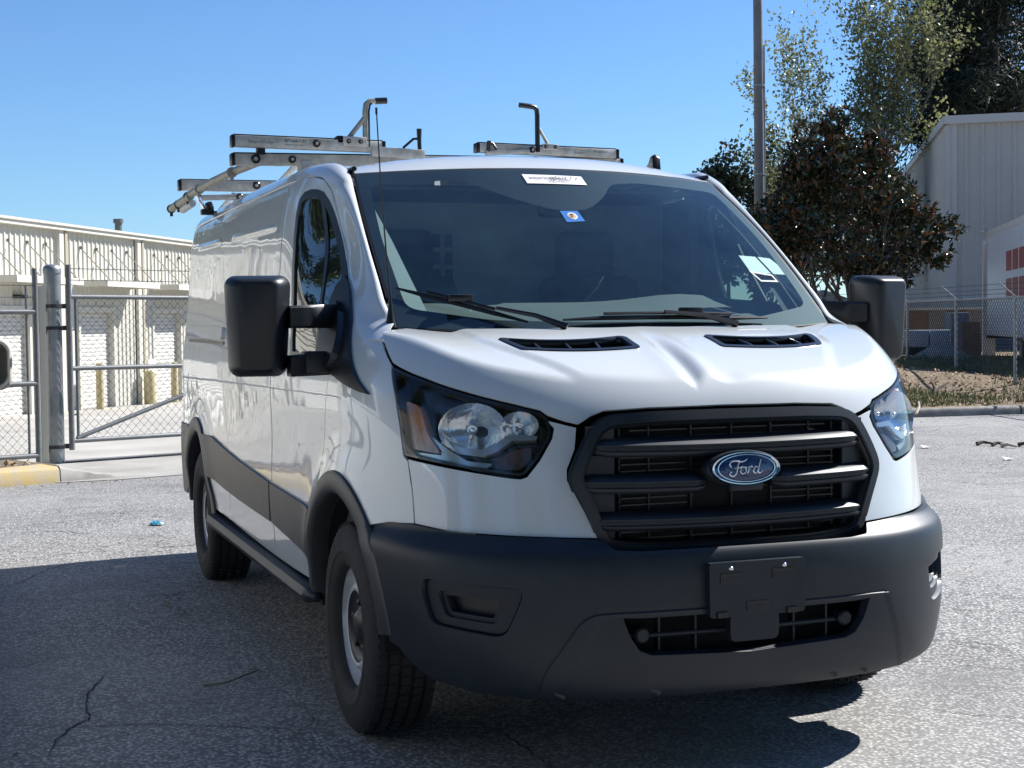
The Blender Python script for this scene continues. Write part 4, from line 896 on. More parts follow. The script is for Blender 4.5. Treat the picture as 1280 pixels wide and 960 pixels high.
# ----------------------------------------------------------------- ladder rack on the roof
rack = empty('ladder_rack', van); rack['label'] = 'aluminium drop-down ladder rack on the roof'
def bar(name, a, b, h, d, parent=rack, m=ALU, bev=.004):
    a = np.array(a, float); b = np.array(b, float); L = np.linalg.norm(b-a); c = (a+b)/2; ang = math.atan2(b[1]-a[1], b[0]-a[0]); tilt = math.asin((b[2]-a[2])/L)
    q = MB(); q.box((0, 0, 0), (L, d, h)); o = q.build(name, m, parent, bevel=bev, smooth=40, loc=c, rot=(0, -tilt, ang)); return o
def capped(a, b, h, d):
    o = bar('cross_bar', a, b, h, d)
    a = np.array(a, float); b = np.array(b, float); e = (b-a)/np.linalg.norm(b-a)
    bar('end_cap', a-e*.012, a+e*.006, h+.004, d+.004, m=SATIN); bar('end_cap', b-e*.006, b+e*.012, h+.004, d+.004, m=SATIN)
    bar('rubber_strip', a+np.array((0, 0, h/2+.003)), b+np.array((0, 0, h/2+.003)), .007, d*.6, m=SATIN, bev=.001); return o
def knob(x, y, z, r=.018):
    q = MB(); q.lathe([(r, .02), (r, -.006), (r*.72, -.012), (r*.62, -.006), (r*.3, -.008), (0, -.008)], 20, 'y'); q.build('bolt_ring', SATIN, rack, loc=(x, y, z), smooth=40)
    q = MB(); q.lathe([(r*.6, -.004), (r*.35, -.014), (0, -.014)], 14, 'y'); q.build('bolt_head', ALU, rack, loc=(x, y, z), smooth=40)
YF, YB = 1.86, 3.62
# front pair
capped((-1.02, YF, 2.104), (.86, YF, 2.128), .050, .055); capped((-1.025, YF-.04, 2.181), (-.345, YF-.04, 2.172), .050, .05)
capped((.120, YF-.03, 2.184), (.825, YF-.03, 2.173), .042, .05)
for x, z in ((-.925, 2.106), (-.76, 2.108)): knob(x, YF-.032, z, .021 if x < -.9 else .017)
knob(-.655, YF-.07, 2.178, .017); knob(.385, YF-.06, 2.180, .015)
bar('slider', (-.40, YF-.06, 2.150), (-.15, YF-.06, 2.140), .045, .04); bar('slider', (.15, YF-.06, 2.158), (.37, YF-.06, 2.172), .022, .02)
q = MB(); q.tube([(-.17, YF-.06, 2.15), (-.172, YF-.06, 2.205), (-.172, YF-.06, 2.26)], [.010, .010, .013], 8); q.tube([(-.172, YF-.06, 2.215), (-.20, YF-.06, 2.213), (-.25, YF-.06, 2.17)], .006, 8); q.build('ladder_stop', SATIN, rack, smooth=50)
q = MB(); q.tube([(.165, YF-.06, 2.16), (.165, YF-.07, 2.215)], .010, 8); q.tube([(.165, YF-.06, 2.21), (.185, YF-.06, 2.205), (.215, YF-.06, 2.165)], .006, 8); q.build('ladder_stop', SATIN, rack, smooth=50)
q = MB(); q.box((-.90, YF-.02, 2.143), (.035, .04, .035)); q.build('spacer', SATIN, rack)
# L-shaped hooks
q = MB(); q.tube([(-.425, YF-.05, 2.17), (-.425, YF-.05, 2.33), (-.420, YF-.05, 2.365), (-.405, YF-.05, 2.378), (-.37, YF-.05, 2.382), (-.325, YF-.05, 2.385)], .0125, 8); q.build('ladder_hook', ALUTUBE, rack, smooth=50)
q = MB(); q.tube([(-.41, YF-.062, 2.17), (-.41, YF-.062, 2.33), (-.405, YF-.062, 2.36), (-.395, YF-.062, 2.368)], .005, 6); q.tube([(-.375, YF-.05, 2.381), (-.322, YF-.05, 2.385)], .0150, 8); q.build('hook_grip', SATIN, rack, smooth=50)
q = MB(); q.tube([(-.51, YF-.05, 2.20), (-.43, YF-.05, 2.30)], .011, 8); q.build('hook_brace', ALUTUBE, rack, smooth=50)
bar('hook_bracket', (-.535, YF-.075, 2.192), (-.425, YF-.075, 2.190), .045, .012); bar('hook_clamp', (-.56, YF-.04, 2.20), (-.53, YF-.04, 2.20), .035, .05, m=SATIN)
for x in (-.51, -.455): knob(x, YF-.082, 2.190, .010)
q = MB(); q.tube([(.415, YF-.05, 2.17), (.415, YF-.05, 2.345), (.412, YF-.05, 2.370), (.400, YF-.05, 2.382), (.37, YF-.05, 2.386), (.325, YF-.05, 2.390)], .0125, 8); q.build('ladder_hook', SATIN, rack, smooth=50)
q = MB(); q.tube([(.42, YF-.045, 2.29), (.475, YF-.045, 2.20)], .008, 8); q.build('hook_brace', ALUTUBE, rack, smooth=50)
bar('hook_bracket', (.43, YF-.075, 2.194), (.51, YF-.075, 2.192), .030, .012)
for x in (.445, .495): knob(x, YF-.082, 2.193, .009)
# feet
for y in (YF, YB):
    for x in (-.70, .70):
        q = MB(); q.box((x, y, 2.055), (.055, .12, .10), taper=.7); q.build('rack_foot', ALU, rack, bevel=.006, smooth=40); bar('foot_pad', (x-.05, y, 2.008), (x+.05, y, 2.008), .03, .16, m=SATIN)
        q = MB(); q.tube([(x-.02, y+.02, 2.10), (x-.06, y+.34, 2.02)], .014, 8); q.build('foot_brace', ALU, rack, smooth=50)
# rear pair
capped((-1.02, YB, 2.145), (.86, YB, 2.15), .058, .055); bar('cross_arm', (-.93, YB-.03, 2.075), (-.62, YB-.03, 2.088), .030, .04); knob(-.70, YB-.06, 2.082, .020); knob(-.60, YB-.032, 2.150, .022)
# long linkage tube down the left side, crank handle at its rear end
q = MB(); q.tube([(-.86, YF-.02, 2.115), (-.93, YF+.5, 2.102), (-.975, 2.75, 2.087), (-1.005, 3.5, 2.072)], .020, 12); q.build('linkage_tube', ALUTUBE, rack, smooth=60)
q = MB(); q.tube([(-1.003, 3.35, 2.064), (-1.018, 3.65, 2.050), (-1.032, 3.93, 2.037)], .022, 12); q.build('linkage_tube', ALUTUBE, rack, smooth=60)
q = MB(); q.tube([(-.985, 3.4, 2.030), (-1.0, 3.68, 2.014)], .020, 12); q.build('torsion_tube', mat('white_tube', (.62, .61, .57), .5), rack, smooth=60)
for y, x, z in ((2.35, -.945, 2.095), (3.1, -.99, 2.08), (3.42, -1.005, 2.068), (3.70, -1.02, 2.045), (3.92, -1.032, 2.037)):
    q = MB(); q.lathe([(.026, -.012), (.026, .012)], 14, 'y', cap=True); q.box((.0, 0, -.028), (.016, .012, .03)); q.build('tube_clamp', SATIN if y > 3.3 else ALUTUBE, rack, loc=(x, y, z), smooth=40)
q = MB(); q.tube([(-.985, 3.42, 2.085), (-.965, 3.42, 2.088), (-.95, 3.43, 2.07), (-.915, 3.44, 2.000), (-.912, 3.44, 1.99)], .012, 10); q.build('crank_handle', CHROME, rack, smooth=60)
q = MB(); q.tube([(-.90, 3.40, 2.03), (-.885, 3.42, 2.0)], .022, 10); q.box((-.90, 3.44, 1.985), (.07, .05, .03)); q.build('crank_joint', SATIN, rack, bevel=.004, smooth=40)
q = MB(); q.tube([(-.90, 3.44, 1.982), (-.70, 3.40, 2.0)], .006, 8); q.build('lock_rod', SATIN, rack, smooth=60)
q = MB(); q.box((-.69, 3.40, 2.02), (.06, .05, .05)); q.build('lock_bracket', ALUTUBE, rack, bevel=.01, smooth=40)
def flat_text(body, size, m, parent, loc, rot, name='maker_mark'):
    cu = bpy.data.curves.new(name, 'FONT'); cu.body = body; cu.size = size; cu.resolution_u = 2; ob = bpy.data.objects.new(name, cu); COL.objects.link(ob)
    dg = bpy.context.evaluated_depsgraph_get(); me = bpy.data.meshes.new_from_object(ob.evaluated_get(dg)); bpy.data.objects.remove(ob); me.materials.clear(); return link(name, me, m, parent, loc, rot)
RX = (math.radians(90), math.radians(1.2), 0)
flat_text('Ranger Design', .020, GREYPRINT, rack, (-.965, YF-.0665, 2.174), RX); flat_text('877.664.7131', .018, DARKPRINT, rack, (-.80, YF-.0665, 2.181), RX); flat_text('rangerdesign.com', .012, GREYPRINT, rack, (-.80, YF-.0665, 2.166), RX)
flat_text('Ranger', .018, GREYPRINT, rack, (.60, YF-.0565, 2.168), (math.radians(90), math.radians(.9), 0)); flat_text('877.664.7131', .013, DARKPRINT, rack, (.70, YF-.0565, 2.176), (math.radians(90), math.radians(.9), 0))
# ----------------------------------------------------------------- storage building behind the gate
GALV = mat('galvanised_steel', (.33, .35, .36), .45, metal=.55, noise=(9, .8), col2=(.22, .23, .24))
GATEGREY = mat('grey_gate_pipe', (.15, .16, .17), .5, metal=.4, noise=(20, .7), col2=(.24, .24, .23))
WIRE = mat('fence_wire', (.055, .058, .062), .5, metal=.4)
CREAM = mat('cream_metal_siding', (.58, .565, .50), .5, noise=(.9, .6), col2=(.48, .46, .395))
CREAM2 = mat('cream_trim', (.62, .60, .53), .5, noise=(2, .5), col2=(.50, .475, .41))
DOORW = mat('off_white_roller_door', (.58, .575, .54), .5, noise=(3, .4), col2=(.62, .59, .5))
BE = np.array((.4976, .8674, 0)); BN = np.array((.8674, -.4976, 0)); BO = np.array((-1.58, 24.88, 0))
def BW(s, o, z): return BO+BE*s+BN*o+np.array((0, 0, z))
BROT = math.atan2(BE[1], BE[0])
bld = tag(empty('storage_building'), 'low cream metal storage building with roller doors and canopies behind the gate', 'building')
def bbox(name, s0, s1, o0, o1, z0, z1, m, parent=bld, bev=0):
    q = MB(); q.box((0, 0, 0), (s1-s0, o1-o0, z1-z0)); c = BW((s0+s1)/2, (o0+o1)/2, (z0+z1)/2); return q.build(name, m, parent, bevel=bev, smooth=30 if bev else None, loc=c, rot=(0, 0, BROT+0))
S0, S1, ZE = -24.0, 22.0, 3.44
doors = [(-.45+3.77*k, 1.22+3.77*k) for k in range(-6, 6)]; DT = 1.73
def corrugated(name, s0, s1, z0, z1, pitch, depth, m, o=0., parent=bld):
    S = []; prof = ((0, 0), (.30, 0), (.40, 1), (.62, 1), (.72, 0))
    k = math.floor(s0/pitch)
    while k*pitch < s1:
        for a, d in prof:
            s = (k+a)*pitch
            if s0 <= s <= s1: S.append((s, o+d*depth))
        k += 1
    S = [(s0, o)]+S+[(s1, o)]
    rows = np.array([[BW(s, d, z) for s, d in S] for z in (z0, z1)]); V, F = grid_mesh(rows); q = MB().add(V, F)
    return q.build(name, m, parent, fix=False)
# wall in panels round the door openings; ribs are pressed in the sheet
corrugated('wall_siding', S0, S1, DT, ZE-.10, .205, .026, CREAM)
edges = [S0]+[v for d in doors for v in d]+[S1]
for a, b in zip(edges[0::2], edges[1::2]): corrugated('wall_siding', a, b, -.9, DT, .205, .026, CREAM)
bbox('fascia', S0, S1, .0, .16, ZE-.115, ZE, CREAM2); bbox('gutter_lip', S0, S1, .16, .20, ZE-.03, ZE+.015, CREAM2)
bbox('roof', S0, S1, -9, .12, ZE+.002, ZE+.03, CREAM); bbox('back_wall', S0, S1, -9.05, -9.0, -1, ZE, CREAM); bbox('end_wall', S1-.05, S1, -9, -.02, -1, ZE, CREAM); bbox('end_wall', S0, S0+.05, -9, -.02, -1, ZE, CREAM)
RODM = mat('tan_rod', (.34, .30, .22), .6)
for i, (a, b) in enumerate(doors):
    if b < -8 or a > 14: 
        bbox('roller_door', a, b, -.16, -.12, -.9, DT, DOORW); continue
    # roller door: curtain of ribbed slats
    zs = np.arange(-.62, DT, .085); rows = []
    for z in zs: rows += [[BW(a, -.12, z), BW(b, -.12, z)], [BW(a, -.105, z+.012), BW(b, -.105, z+.012)], [BW(a, -.100, z+.045), BW(b, -.100, z+.045)], [BW(a, -.115, z+.075), BW(b, -.115, z+.075)]]
    V, F = grid_mesh(np.array(rows)); d = MB().add(V, F).build('roller_door', DOORW, bld, fix=False)
    for s in (a, b): bbox('door_jamb', s-.04, s+.04, -.16, .035, -.7, DT, CREAM2)
    bbox('door_head', a-.06, b+.06, -.16, .040, DT-.05, DT+.06, CREAM2)
    # canopy with four tie rods
    c0, c1 = 3.77*i-6*3.77-.58, 3.77*i-6*3.77+2.10; cp = bbox('canopy', c0, c1, .03, .72, 2.245, 2.285, CREAM2)
    bbox('canopy_fascia', c0, c1, .70, .725, 2.205, 2.335, CREAM2); bbox('canopy_end', c0, c0+.025, .03, .70, 2.205, 2.335, CREAM2); bbox('canopy_end', c1-.025, c1, .03, .70, 2.205, 2.335, CREAM2)
    for k in range(4):
        s = c0+.22+.75*k; q = MB(); q.tube([BW(s, .03, 3.02), BW(s, .69, 2.33)], .011, 6); q.build('tie_rod', RODM, bld); q = MB(); q.box(BW(s, .04, 3.02), (.05, .05, .06)); q.build('rod_bracket', mat('rod_bracket_dark', (.22, .20, .17), .6) if 'rod_bracket_dark' not in bpy.data.materials else bpy.data.materials['rod_bracket_dark'], bld)
for s in (-1.32, 2.45, 6.22, 9.99, -5.09):
    bbox('pilaster', s-.09, s+.09, .028, .10, -.8, ZE-.10, CREAM2); bbox('downpipe', s+.14, s+.24, .03, .11, -.8, ZE-.12, mat('tan_downpipe', (.40, .36, .28), .5) if 'tan_downpipe' not in bpy.data.materials else bpy.data.materials['tan_downpipe'])
bbox('meter_panel', 6.62, 7.0, .03, .09, .12, .62, mat('white_panel', (.80, .80, .78), .5)); bbox('meter_panel', -.30, .10, -.09, -.06, .62, .98, bpy.data.materials['white_panel'])
bbox('wall_lamp', .55, .95, .03, .13, 1.93, 2.0, SATIN)
q = MB(); q.tube([BW(8.0, -1.2, ZE), BW(8.0, -1.2, ZE+.42)], .085, 14); q.tube([BW(8.0, -1.2, ZE+.40), BW(8.0, -1.2, ZE+.50)], .12, 14); q.build('vent_pipe', mat('dull_tin', (.16, .17, .17), .5, metal=.4), bld, smooth=40)
# bollards
BYEL = mat('faded_yellow_steel', (.50, .42, .22), .6, noise=(6, .6), col2=(.42, .38, .27))
spots = [(3.38, .42, 'first yellow bollard left of the middle roller door', .98), (6.22, .30, 'thick yellow bollard at the downpipe between the roller doors', .78), (7.25, .45, 'yellow bollard left of the farther roller door', .95)]
for s, o_, lab, h in spots:
    P = BW(s, o_, 0); z = float(gz(P[0], P[1])); q = MB(); r = .085 if 'thick' not in lab else .13; q.lathe([(r, 0), (r, h-.06), (r*.8, h-.02), (r*.3, h), (.001, h)], 20, 'z'); b = q.build('bollard', BYEL, smooth=40, loc=(P[0], P[1], z)); tag(b, lab, 'bollard', 'yellow bollards before the storage doors')
# ----------------------------------------------------------------- gate post and two gate leaves
post = tag(empty('gate_post', None, (-1.285, 11.68, -.07)), 'thick galvanised steel gate post with domed cap', 'gate post')
q = MB(); q.lathe([(.088, -.1), (.088, 2.04)], 28, 'z'); q.build('post_tube', GALV, post, smooth=40)
q = MB(); q.lathe([(.094, 2.0), (.095, 2.045), (.085, 2.075), (.05, 2.095), (.001, 2.10)], 28, 'z'); q.build('post_cap', GALV, post, smooth=50)
for z in (1.66, 1.43, .18): q = MB(); q.lathe([(.090, z-.018), (.097, z-.018), (.097, z+.018), (.090, z+.018)], 24, 'z'); q.box((.11, .04, z), (.09, .03, .05)); q.box((-.11, -.04, z-.03), (.09, .03, .05)); q.build('hinge_band', mat('dark_hinge', (.05, .05, .055), .5, metal=.5) if 'dark_hinge' not in bpy.data.materials else bpy.data.materials['dark_hinge'], post)
side = tag(empty('fence_post', None, (-1.40, 11.56, -.07)), 'square cream post standing just left of the gate post', 'post')
q = MB(); q.box((0, 0, .92), (.07, .07, 1.9)); q.build('post_tube', mat('cream_post', (.62, .58, .47), .5), side, bevel=.006); q = MB(); q.tube([(-.07, -.03, 0), (-.07, -.03, 2.05)], .028, 10); q.build('frame_tube', GATEGREY, side, smooth=50)
def chain(a, b, z0, z1, pitch, r, name, parent, za=None, dz=0.):
    """diamond mesh between two plan points; dz = rise from a to b"""
    a = np.array(a); b = np.array(b); L = np.linalg.norm(b-a); d = (b-a)/L; H = z1-z0; V = []; F = []; nn = np.array((-d[1], d[0]))
    def seg(s0, h0, s1, h1, o):
        k = len(V)
        for s, h in ((s0, h0), (s1, h1)):
            p = a+d*s; z = z0+h+dz*s/L
            V.extend([(p[0]+nn[0]*(o+r), p[1]+nn[1]*(o+r), z), (p[0]+nn[0]*(o-r), p[1]+nn[1]*(o-r), z+r), (p[0]+nn[0]*(o-r), p[1]+nn[1]*(o-r), z-r)])
        F.extend([(k+i, k+(i+1) % 3, k+3+(i+1) % 3, k+3+i) for i in range(3)])
    s = -H
    while s < L:
        for sg in (1, -1):
            if sg == 1: s0, h0, s1, h1 = s, 0, s+H, H
            else: s0, h0, s1, h1 = s, H, s+H, 0
            if s0 < 0: h0 = h0+(h1-h0)*(-s0/H); s0 = 0
            if s1 > L: h1 = h0+(h1-h0)*((L-s0)/(s1-s0)); s1 = L
            if s1 > s0: seg(s0, h0, s1, h1, sg*r)
        s += pitch
    o = link(name, pymesh(name, V, F), WIRE, parent); o['kind'] = 'stuff'; return o
gd = np.array((1.21, .52)); gd = gd/np.linalg.norm(gd); G0 = np.array((-1.13, 11.56)); G1 = G0+gd*4.2
def gpt(s, z): return (*(G0+gd*s), z)
gate = tag(empty('swing_gate'), 'grey chain-link swing gate leaf with diagonal brace, right of the post', 'gate')
def pipe(pts, r, name, parent=gate, m=GATEGREY): q = MB(); q.tube(pts, r, 10); return q.build(name, m, parent, smooth=50)
pipe([gpt(0, .08), gpt(0, 2.02)], .030, 'gate_upright'); pipe([gpt(.075, .15), gpt(.075, 1.70)], .016, 'tension_bar'); pipe([gpt(4.2, .08), gpt(4.2, 2.02)], .030, 'gate_upright')
for z in (.175, .935, 1.685): pipe([gpt(0, z), gpt(4.2, z-.02)], .026, 'gate_rail')
pipe([gpt(.06, .20), gpt(2.35, .92)], .024, 'gate_brace')
for z in (1.86, 1.98): pipe([gpt(0, z), gpt(4.2, z-.02)], .004, 'barbed_strand', m=WIRE)
for k in range(26):
    for z in (1.86, 1.98):
        q = MB(); p = np.array(gpt(.12+.16*k, z)); q.tube([p+np.array((0, 0, -.018)), p+np.array((.01, .01, .018))], .003, 4); q.build('barb', WIRE, gate)
pipe([gpt(.0, .62+.3), gpt(.075, .92)], .010, 'tie'); pipe([gpt(.0, 1.34), gpt(.075, 1.34)], .010, 'tie'); pipe([gpt(.0, .45), gpt(.075, .45)], .010, 'tie')
chain(G0+gd*.08, G1, .18, 1.68, .098, .0026, 'wire_mesh', gate)
H0 = np.array((-1.47, 11.43)); H1 = H0-gd*4.2
gate2 = tag(empty('swing_gate'), 'grey chain-link swing gate leaf at the left picture edge', 'gate')
def hpt(s, z): return (*(H0-gd*s), z)
pipe([hpt(0, -.02), hpt(0, 1.93)], .028, 'gate_upright', gate2); pipe([hpt(.10, .02), hpt(.10, 1.80)], .014, 'tension_bar', gate2); pipe([hpt(4.2, -.02), hpt(4.2, 1.6)], .028, 'gate_upright', gate2)
for z in (.045, .79, 1.53): pipe([hpt(0, z), hpt(4.2, z)], .028, 'gate_rail', gate2)
for z in (1.68, 1.80): pipe([hpt(0, z), hpt(4.2, z)], .004, 'barbed_strand', gate2, WIRE)
chain(H1, H0-gd*.10, .05, 1.53, .098, .0026, 'wire_mesh', gate2)
# ----------------------------------------------------------------- parked pickup, only its mirror reaches into the picture
PW = mat('white_truck_paint', (.62, .62, .60), .3, coat=.8)
pk = tag(empty('parked_pickup', None, (-3.27, 2.2, 0)), 'white pickup outside the left edge, only its door mirror in view', 'pickup')
q = MB(); body = [(-2.9,.45),(-2.9,1.02),(-1.1,1.06),(1.35,1.10),(2.3,1.02),(2.45,.85),(2.45,.42)]
q.prism(round_poly(body, .08, 3), 'x', -.93, .93); q.build('body', PW, pk, bevel=.03, smooth=40)
q = MB(); cabp = [(-1.15,1.06),(-.95,1.62),(-.6,1.75),(.45,1.76),(.75,1.66),(1.35,1.10)]; q.prism(cabp, 'x', -.80, .80); q.build('cab', PW, pk, bevel=.04, smooth=40)
for s in (-1, 1):
    for poly in ([(-.98,1.14),(-.80,1.58),(-.25,1.60),(-.25,1.14)], [(-.18,1.14),(-.18,1.60),(.42,1.60),(.68,1.54),(1.08,1.14)]):
        q = MB(); q.prism(poly, 'x', s*.803, s*.812); q.build('side_window', FRIT, pk)
q = MB(); q.add([(-.68,.82,1.60),(.68,.82,1.60),(.74,1.30,1.16),(-.74,1.30,1.16)], [(0,1,2,3)]); q.build('windscreen', FRIT, pk, fix=False)
q = MB(); q.box((0, -2.95, .55), (1.8, .14, .2)); q.build('rear_bumper', CHROME, pk, bevel=.03, smooth=40)
for x in (-.82, .82):
    q = MB(); q.box((x, -2.905, .88), (.14, .03, .24)); q.build('tail_lamp', bpy.data.materials['red_lens'], pk, bevel=.01)
    for y in (-1.75, 1.55):
        w = copy_tree(wh, pk); w.location = (x*1.0, y, .345); w.rotation_euler = (.3, 0, 0 if x < 0 else math.pi)
mm = empty('door_mirror', pk, (1.205, .83, 1.185))
rows = []
for y, k in ((.10,.35),(.09,.6),(.06,.85),(.02,1.0),(-.03,1.02),(-.045,.97),(-.050,.90),(-.044,.84),(-.030,.80)): rows.append([(x*k+.015*(1-k), y, z*k) for x, z in rbox((0, 0), (.235, .255), .06)])
V, F = grid_mesh(np.array(rows), closed_v=True); F.append(tuple(range(len(rows[0])))); MB().add(V, F).build('mirror_housing', mat('cream_mirror', (.60, .58, .52), .4, coat=.5), mm, smooth=50)
q = MB(); q.prism(rbox((-.030, -.018), (.150, .175), .04), 'y', -.028, -.024); q.build('mirror_glass', mat('mirror_face', (.12, .13, .15), .12, metal=.8), mm)
q = MB(); q.tube([(-.10, .02, -.05), (-.30, .05, -.07)], .03, 10); q.build('mirror_arm', SATIN, mm, smooth=50)
# ----------------------------------------------------------------- litter
q = MB(); r = random.Random(3); rows = [[(.05*math.cos(t)*(k/4)*(1+.3*r.random()), .035*math.sin(t)*(k/4)*(1+.3*r.random()), .022*(1-(k/4)**2)+.012*r.random()) for t in np.linspace(0, 2*math.pi, 12, endpoint=False)] for k in range(1, 5)]
V, F = grid_mesh(np.array(rows), closed_v=True); F.append(tuple(range(12))); o = MB().add(V, F).build('crumpled_wrapper', mat('blue_wrapper', (.06, .30, .42), .35), loc=(-.955, 5.62, .004)); tag(o, 'small blue crumpled wrapper on the sunlit asphalt', 'litter')
def stick(name, pts, r0, label, m=None, loc=(0, 0, 0)):
    q = MB(); q.tube(pts, [r0*(1-.5*i/(len(pts)-1)) for i in range(len(pts))], 7); o = q.build(name, m or mat('dry_twig', (.16, .12, .08), .9, noise=(40, .8), col2=(.30, .25, .19)), smooth=50, loc=loc); tag(o, label, 'stick'); return o
stick('twig', [(-.62,-.02,.006),(-.5,-.04,.007)], .003, 'short pale twig under the front bumper')
# ----------------------------------------------------------------- right-hand yard
GREYM = mat('grey_metal_cladding', (.60, .575, .52), .5, noise=(.6, .5), col2=(.50, .475, .42))
GREYT = mat('grey_metal_trim', (.62, .60, .56), .5)
wc = np.array((22.36, 28.97)); we = np.array((.815, -.58)); we = we/np.linalg.norm(we); wl = np.array((.505, .863)); wl = wl/np.linalg.norm(wl); WT = 6.47
wh2 = tag(empty('warehouse'), 'tall grey ribbed metal warehouse at the right picture edge', 'building')
def wcorr(name, p0, d, L, z0, z1, pitch, depth, m, s0=0):
    out = np.array((d[1], -d[0])); out = out if np.dot(out, np.array((-2.2, -5))-p0) > 0 else -out; S = []; k = 0
    while k*pitch < L:
        for a, h in ((0, 0), (.12, 1), (.20, 1), (.32, 0)):
            if s0 <= (k+a)*pitch <= L: S.append(((k+a)*pitch, h*depth))
        k += 1
    rows = np.array([[(*(p0+d*s+out*h), z) for s, h in [(s0, 0)]+S+[(L, 0)]] for z in (z0, z1)]); V, F = grid_mesh(rows); return MB().add(V, F).build(name, m, wh2, fix=False)
wcorr('wall_panel', wc, wl, 30, 0, WT, .40, .06, GREYM); 
wcorr('wall_panel', wc, we, 1.12, 0, 3.62, .33, .035, GREYM); wcorr('wall_panel', wc, we, 14, 3.62, WT, .40, .075, GREYM); wcorr('wall_panel', wc, we, 14, 0, 3.62, .45, .035, GREYM, 6.5)
ang = math.atan2(we[1], we[0]); angl = math.atan2(wl[1], wl[0])
def wbox(name, s0, s1, o0, o1, z0, z1, m, d=we, a=None):
    out = np.array((d[1], -d[0])); out = out if np.dot(out, np.array((-2.2, -5))-wc) > 0 else -out
    p = wc+d*(s0+s1)/2+out*(o0+o1)/2; q = MB(); q.box((0, 0, 0), (s1-s0, o1-o0, z1-z0)); return q.build(name, m, wh2, loc=(p[0], p[1], (z0+z1)/2), rot=(0, 0, math.atan2(d[1], d[0])))
wbox('eave_trim', -.1, 14, -.05, .14, WT-.02, WT+.20, GREYT); wbox('eave_trim', -.1, 30, -.05, .14, WT-.02, WT+.20, GREYT, wl); wbox('corner_trim', -.04, .22, .0, .05, 0, WT, GREYT); wbox('corner_trim', -.04, .16, .0, .05, 0, WT, GREYT, wl)
wbox('door_frame', 1.06, 1.20, -.02, .07, 0, 3.68, GREYT); wbox('door_frame', 1.0, 6.6, -.02, .07, 3.60, 3.70, GREYT)
zs = np.arange(0, 3.6, .09); out = np.array((we[1], -we[0])); out = out if np.dot(out, np.array((-2.2, -5))-wc) > 0 else -out; rows = []
for z in zs: rows += [[(*(wc+we*s+out*o_), z+dz) for s in (1.2, 6.5)] for o_, dz in ((-.20, 0), (-.17, .02), (-.17, .065), (-.20, .085))]
V, F = grid_mesh(np.array(rows)); MB().add(V, F).build('roller_door', mat('blue_grey_door', (.20, .23, .26), .5), wh2, fix=False)
q = MB(); P = wc+we*.9+wl*9; q.tube([(P[0], P[1], WT), (P[0], P[1], WT+.75)], .16, 14); q.tube([(P[0], P[1], WT+.70), (P[0], P[1], WT+.90)], .22, 14); q.build('roof_vent', GALV, wh2, smooth=40)
c4 = wc+we*14; c3 = wc+wl*30; c34 = c4+wl*30; q = MB(); q.add([(*wc, WT+.12), (*c4, WT+.12), (*c34, WT+.12), (*c3, WT+.12)], [(0, 1, 2, 3)]); q.build('roof', GREYM, wh2, fix=False)
# ----------------------------------------------------------------- box trailer
p1 = np.array((18.76, 22.6)); p2 = np.array((16.2, 18.2)); td = (p2-p1)/np.linalg.norm(p2-p1); tn = np.array((-td[1], td[0])); tn = tn if tn[0] > 0 else -tn
tr = tag(empty('box_trailer', None, (p1[0], p1[1], 0), (0, 0, math.atan2(td[1], td[0]))), 'white box trailer with red squares on its side behind the fence', 'trailer')
sg = 1 if np.dot(np.array((-math.sin(math.atan2(td[1], td[0])), math.cos(math.atan2(td[1], td[0])))), tn) > 0 else -1
TWH = mat('trailer_white', (.62, .66, .72), .4, noise=(1.5, .4), col2=(.52, .55, .60)); TL = 5.7
def tbox(name, s0, s1, o0, o1, z0, z1, m, bev=0): q = MB(); q.box(((s0+s1)/2, sg*(o0+o1)/2, (z0+z1)/2), (s1-s0, o1-o0, z1-z0)); return q.build(name, m, tr, bevel=bev)
for k in range(9): tbox('side_panel', .05+k*.6, .05+(k+1)*.6-.012, 0, .03, 1.08, 3.10, TWH)
tbox('box_body', .02, TL-.02, .03, 2.4, 1.02, 3.12, TWH); tbox('top_rail', 0, TL, -.012, .05, 3.10, 3.22, GREYT); tbox('bottom_rail', 0, TL, -.012, .05, .98, 1.08, GREYT); tbox('corner_post', 0, .07, -.014, .06, 1.0, 3.2, GREYT)
tbox('rear_gap', -.55, -.35, .05, 2.3, .9, 3.0, SATIN); tbox('rear_frame', -.75, -.60, -.01, .25, .4, 3.05, GREYT)
for s in (2.3, 2.75): tbox('landing_leg', s, s+.10, .35, .45, .25, 1.0, GREYT)
tbox('chassis_beam', .3, TL, .6, .8, .75, 1.0, SATIN)
for y in (3.9, 4.95):
    q = MB(); q.lathe([(.20,-.1),(.48,-.12),(.5,-.08),(.5,.08),(.48,.12),(.2,.1)], 28, 'y'); q.build('wheel', RUBBER, tr, loc=(y, sg*.35, .5), smooth=40)
RED = mat('red_square_paint', (.30, .055, .05), .5, noise=(2, .5), col2=(.22, .05, .045))
for i in range(3):
    for j in range(2): tbox('red_square', 2.98+i*.86, 3.70+i*.86, -.006, .002, 2.27-j*.54, 2.66-j*.54, RED)
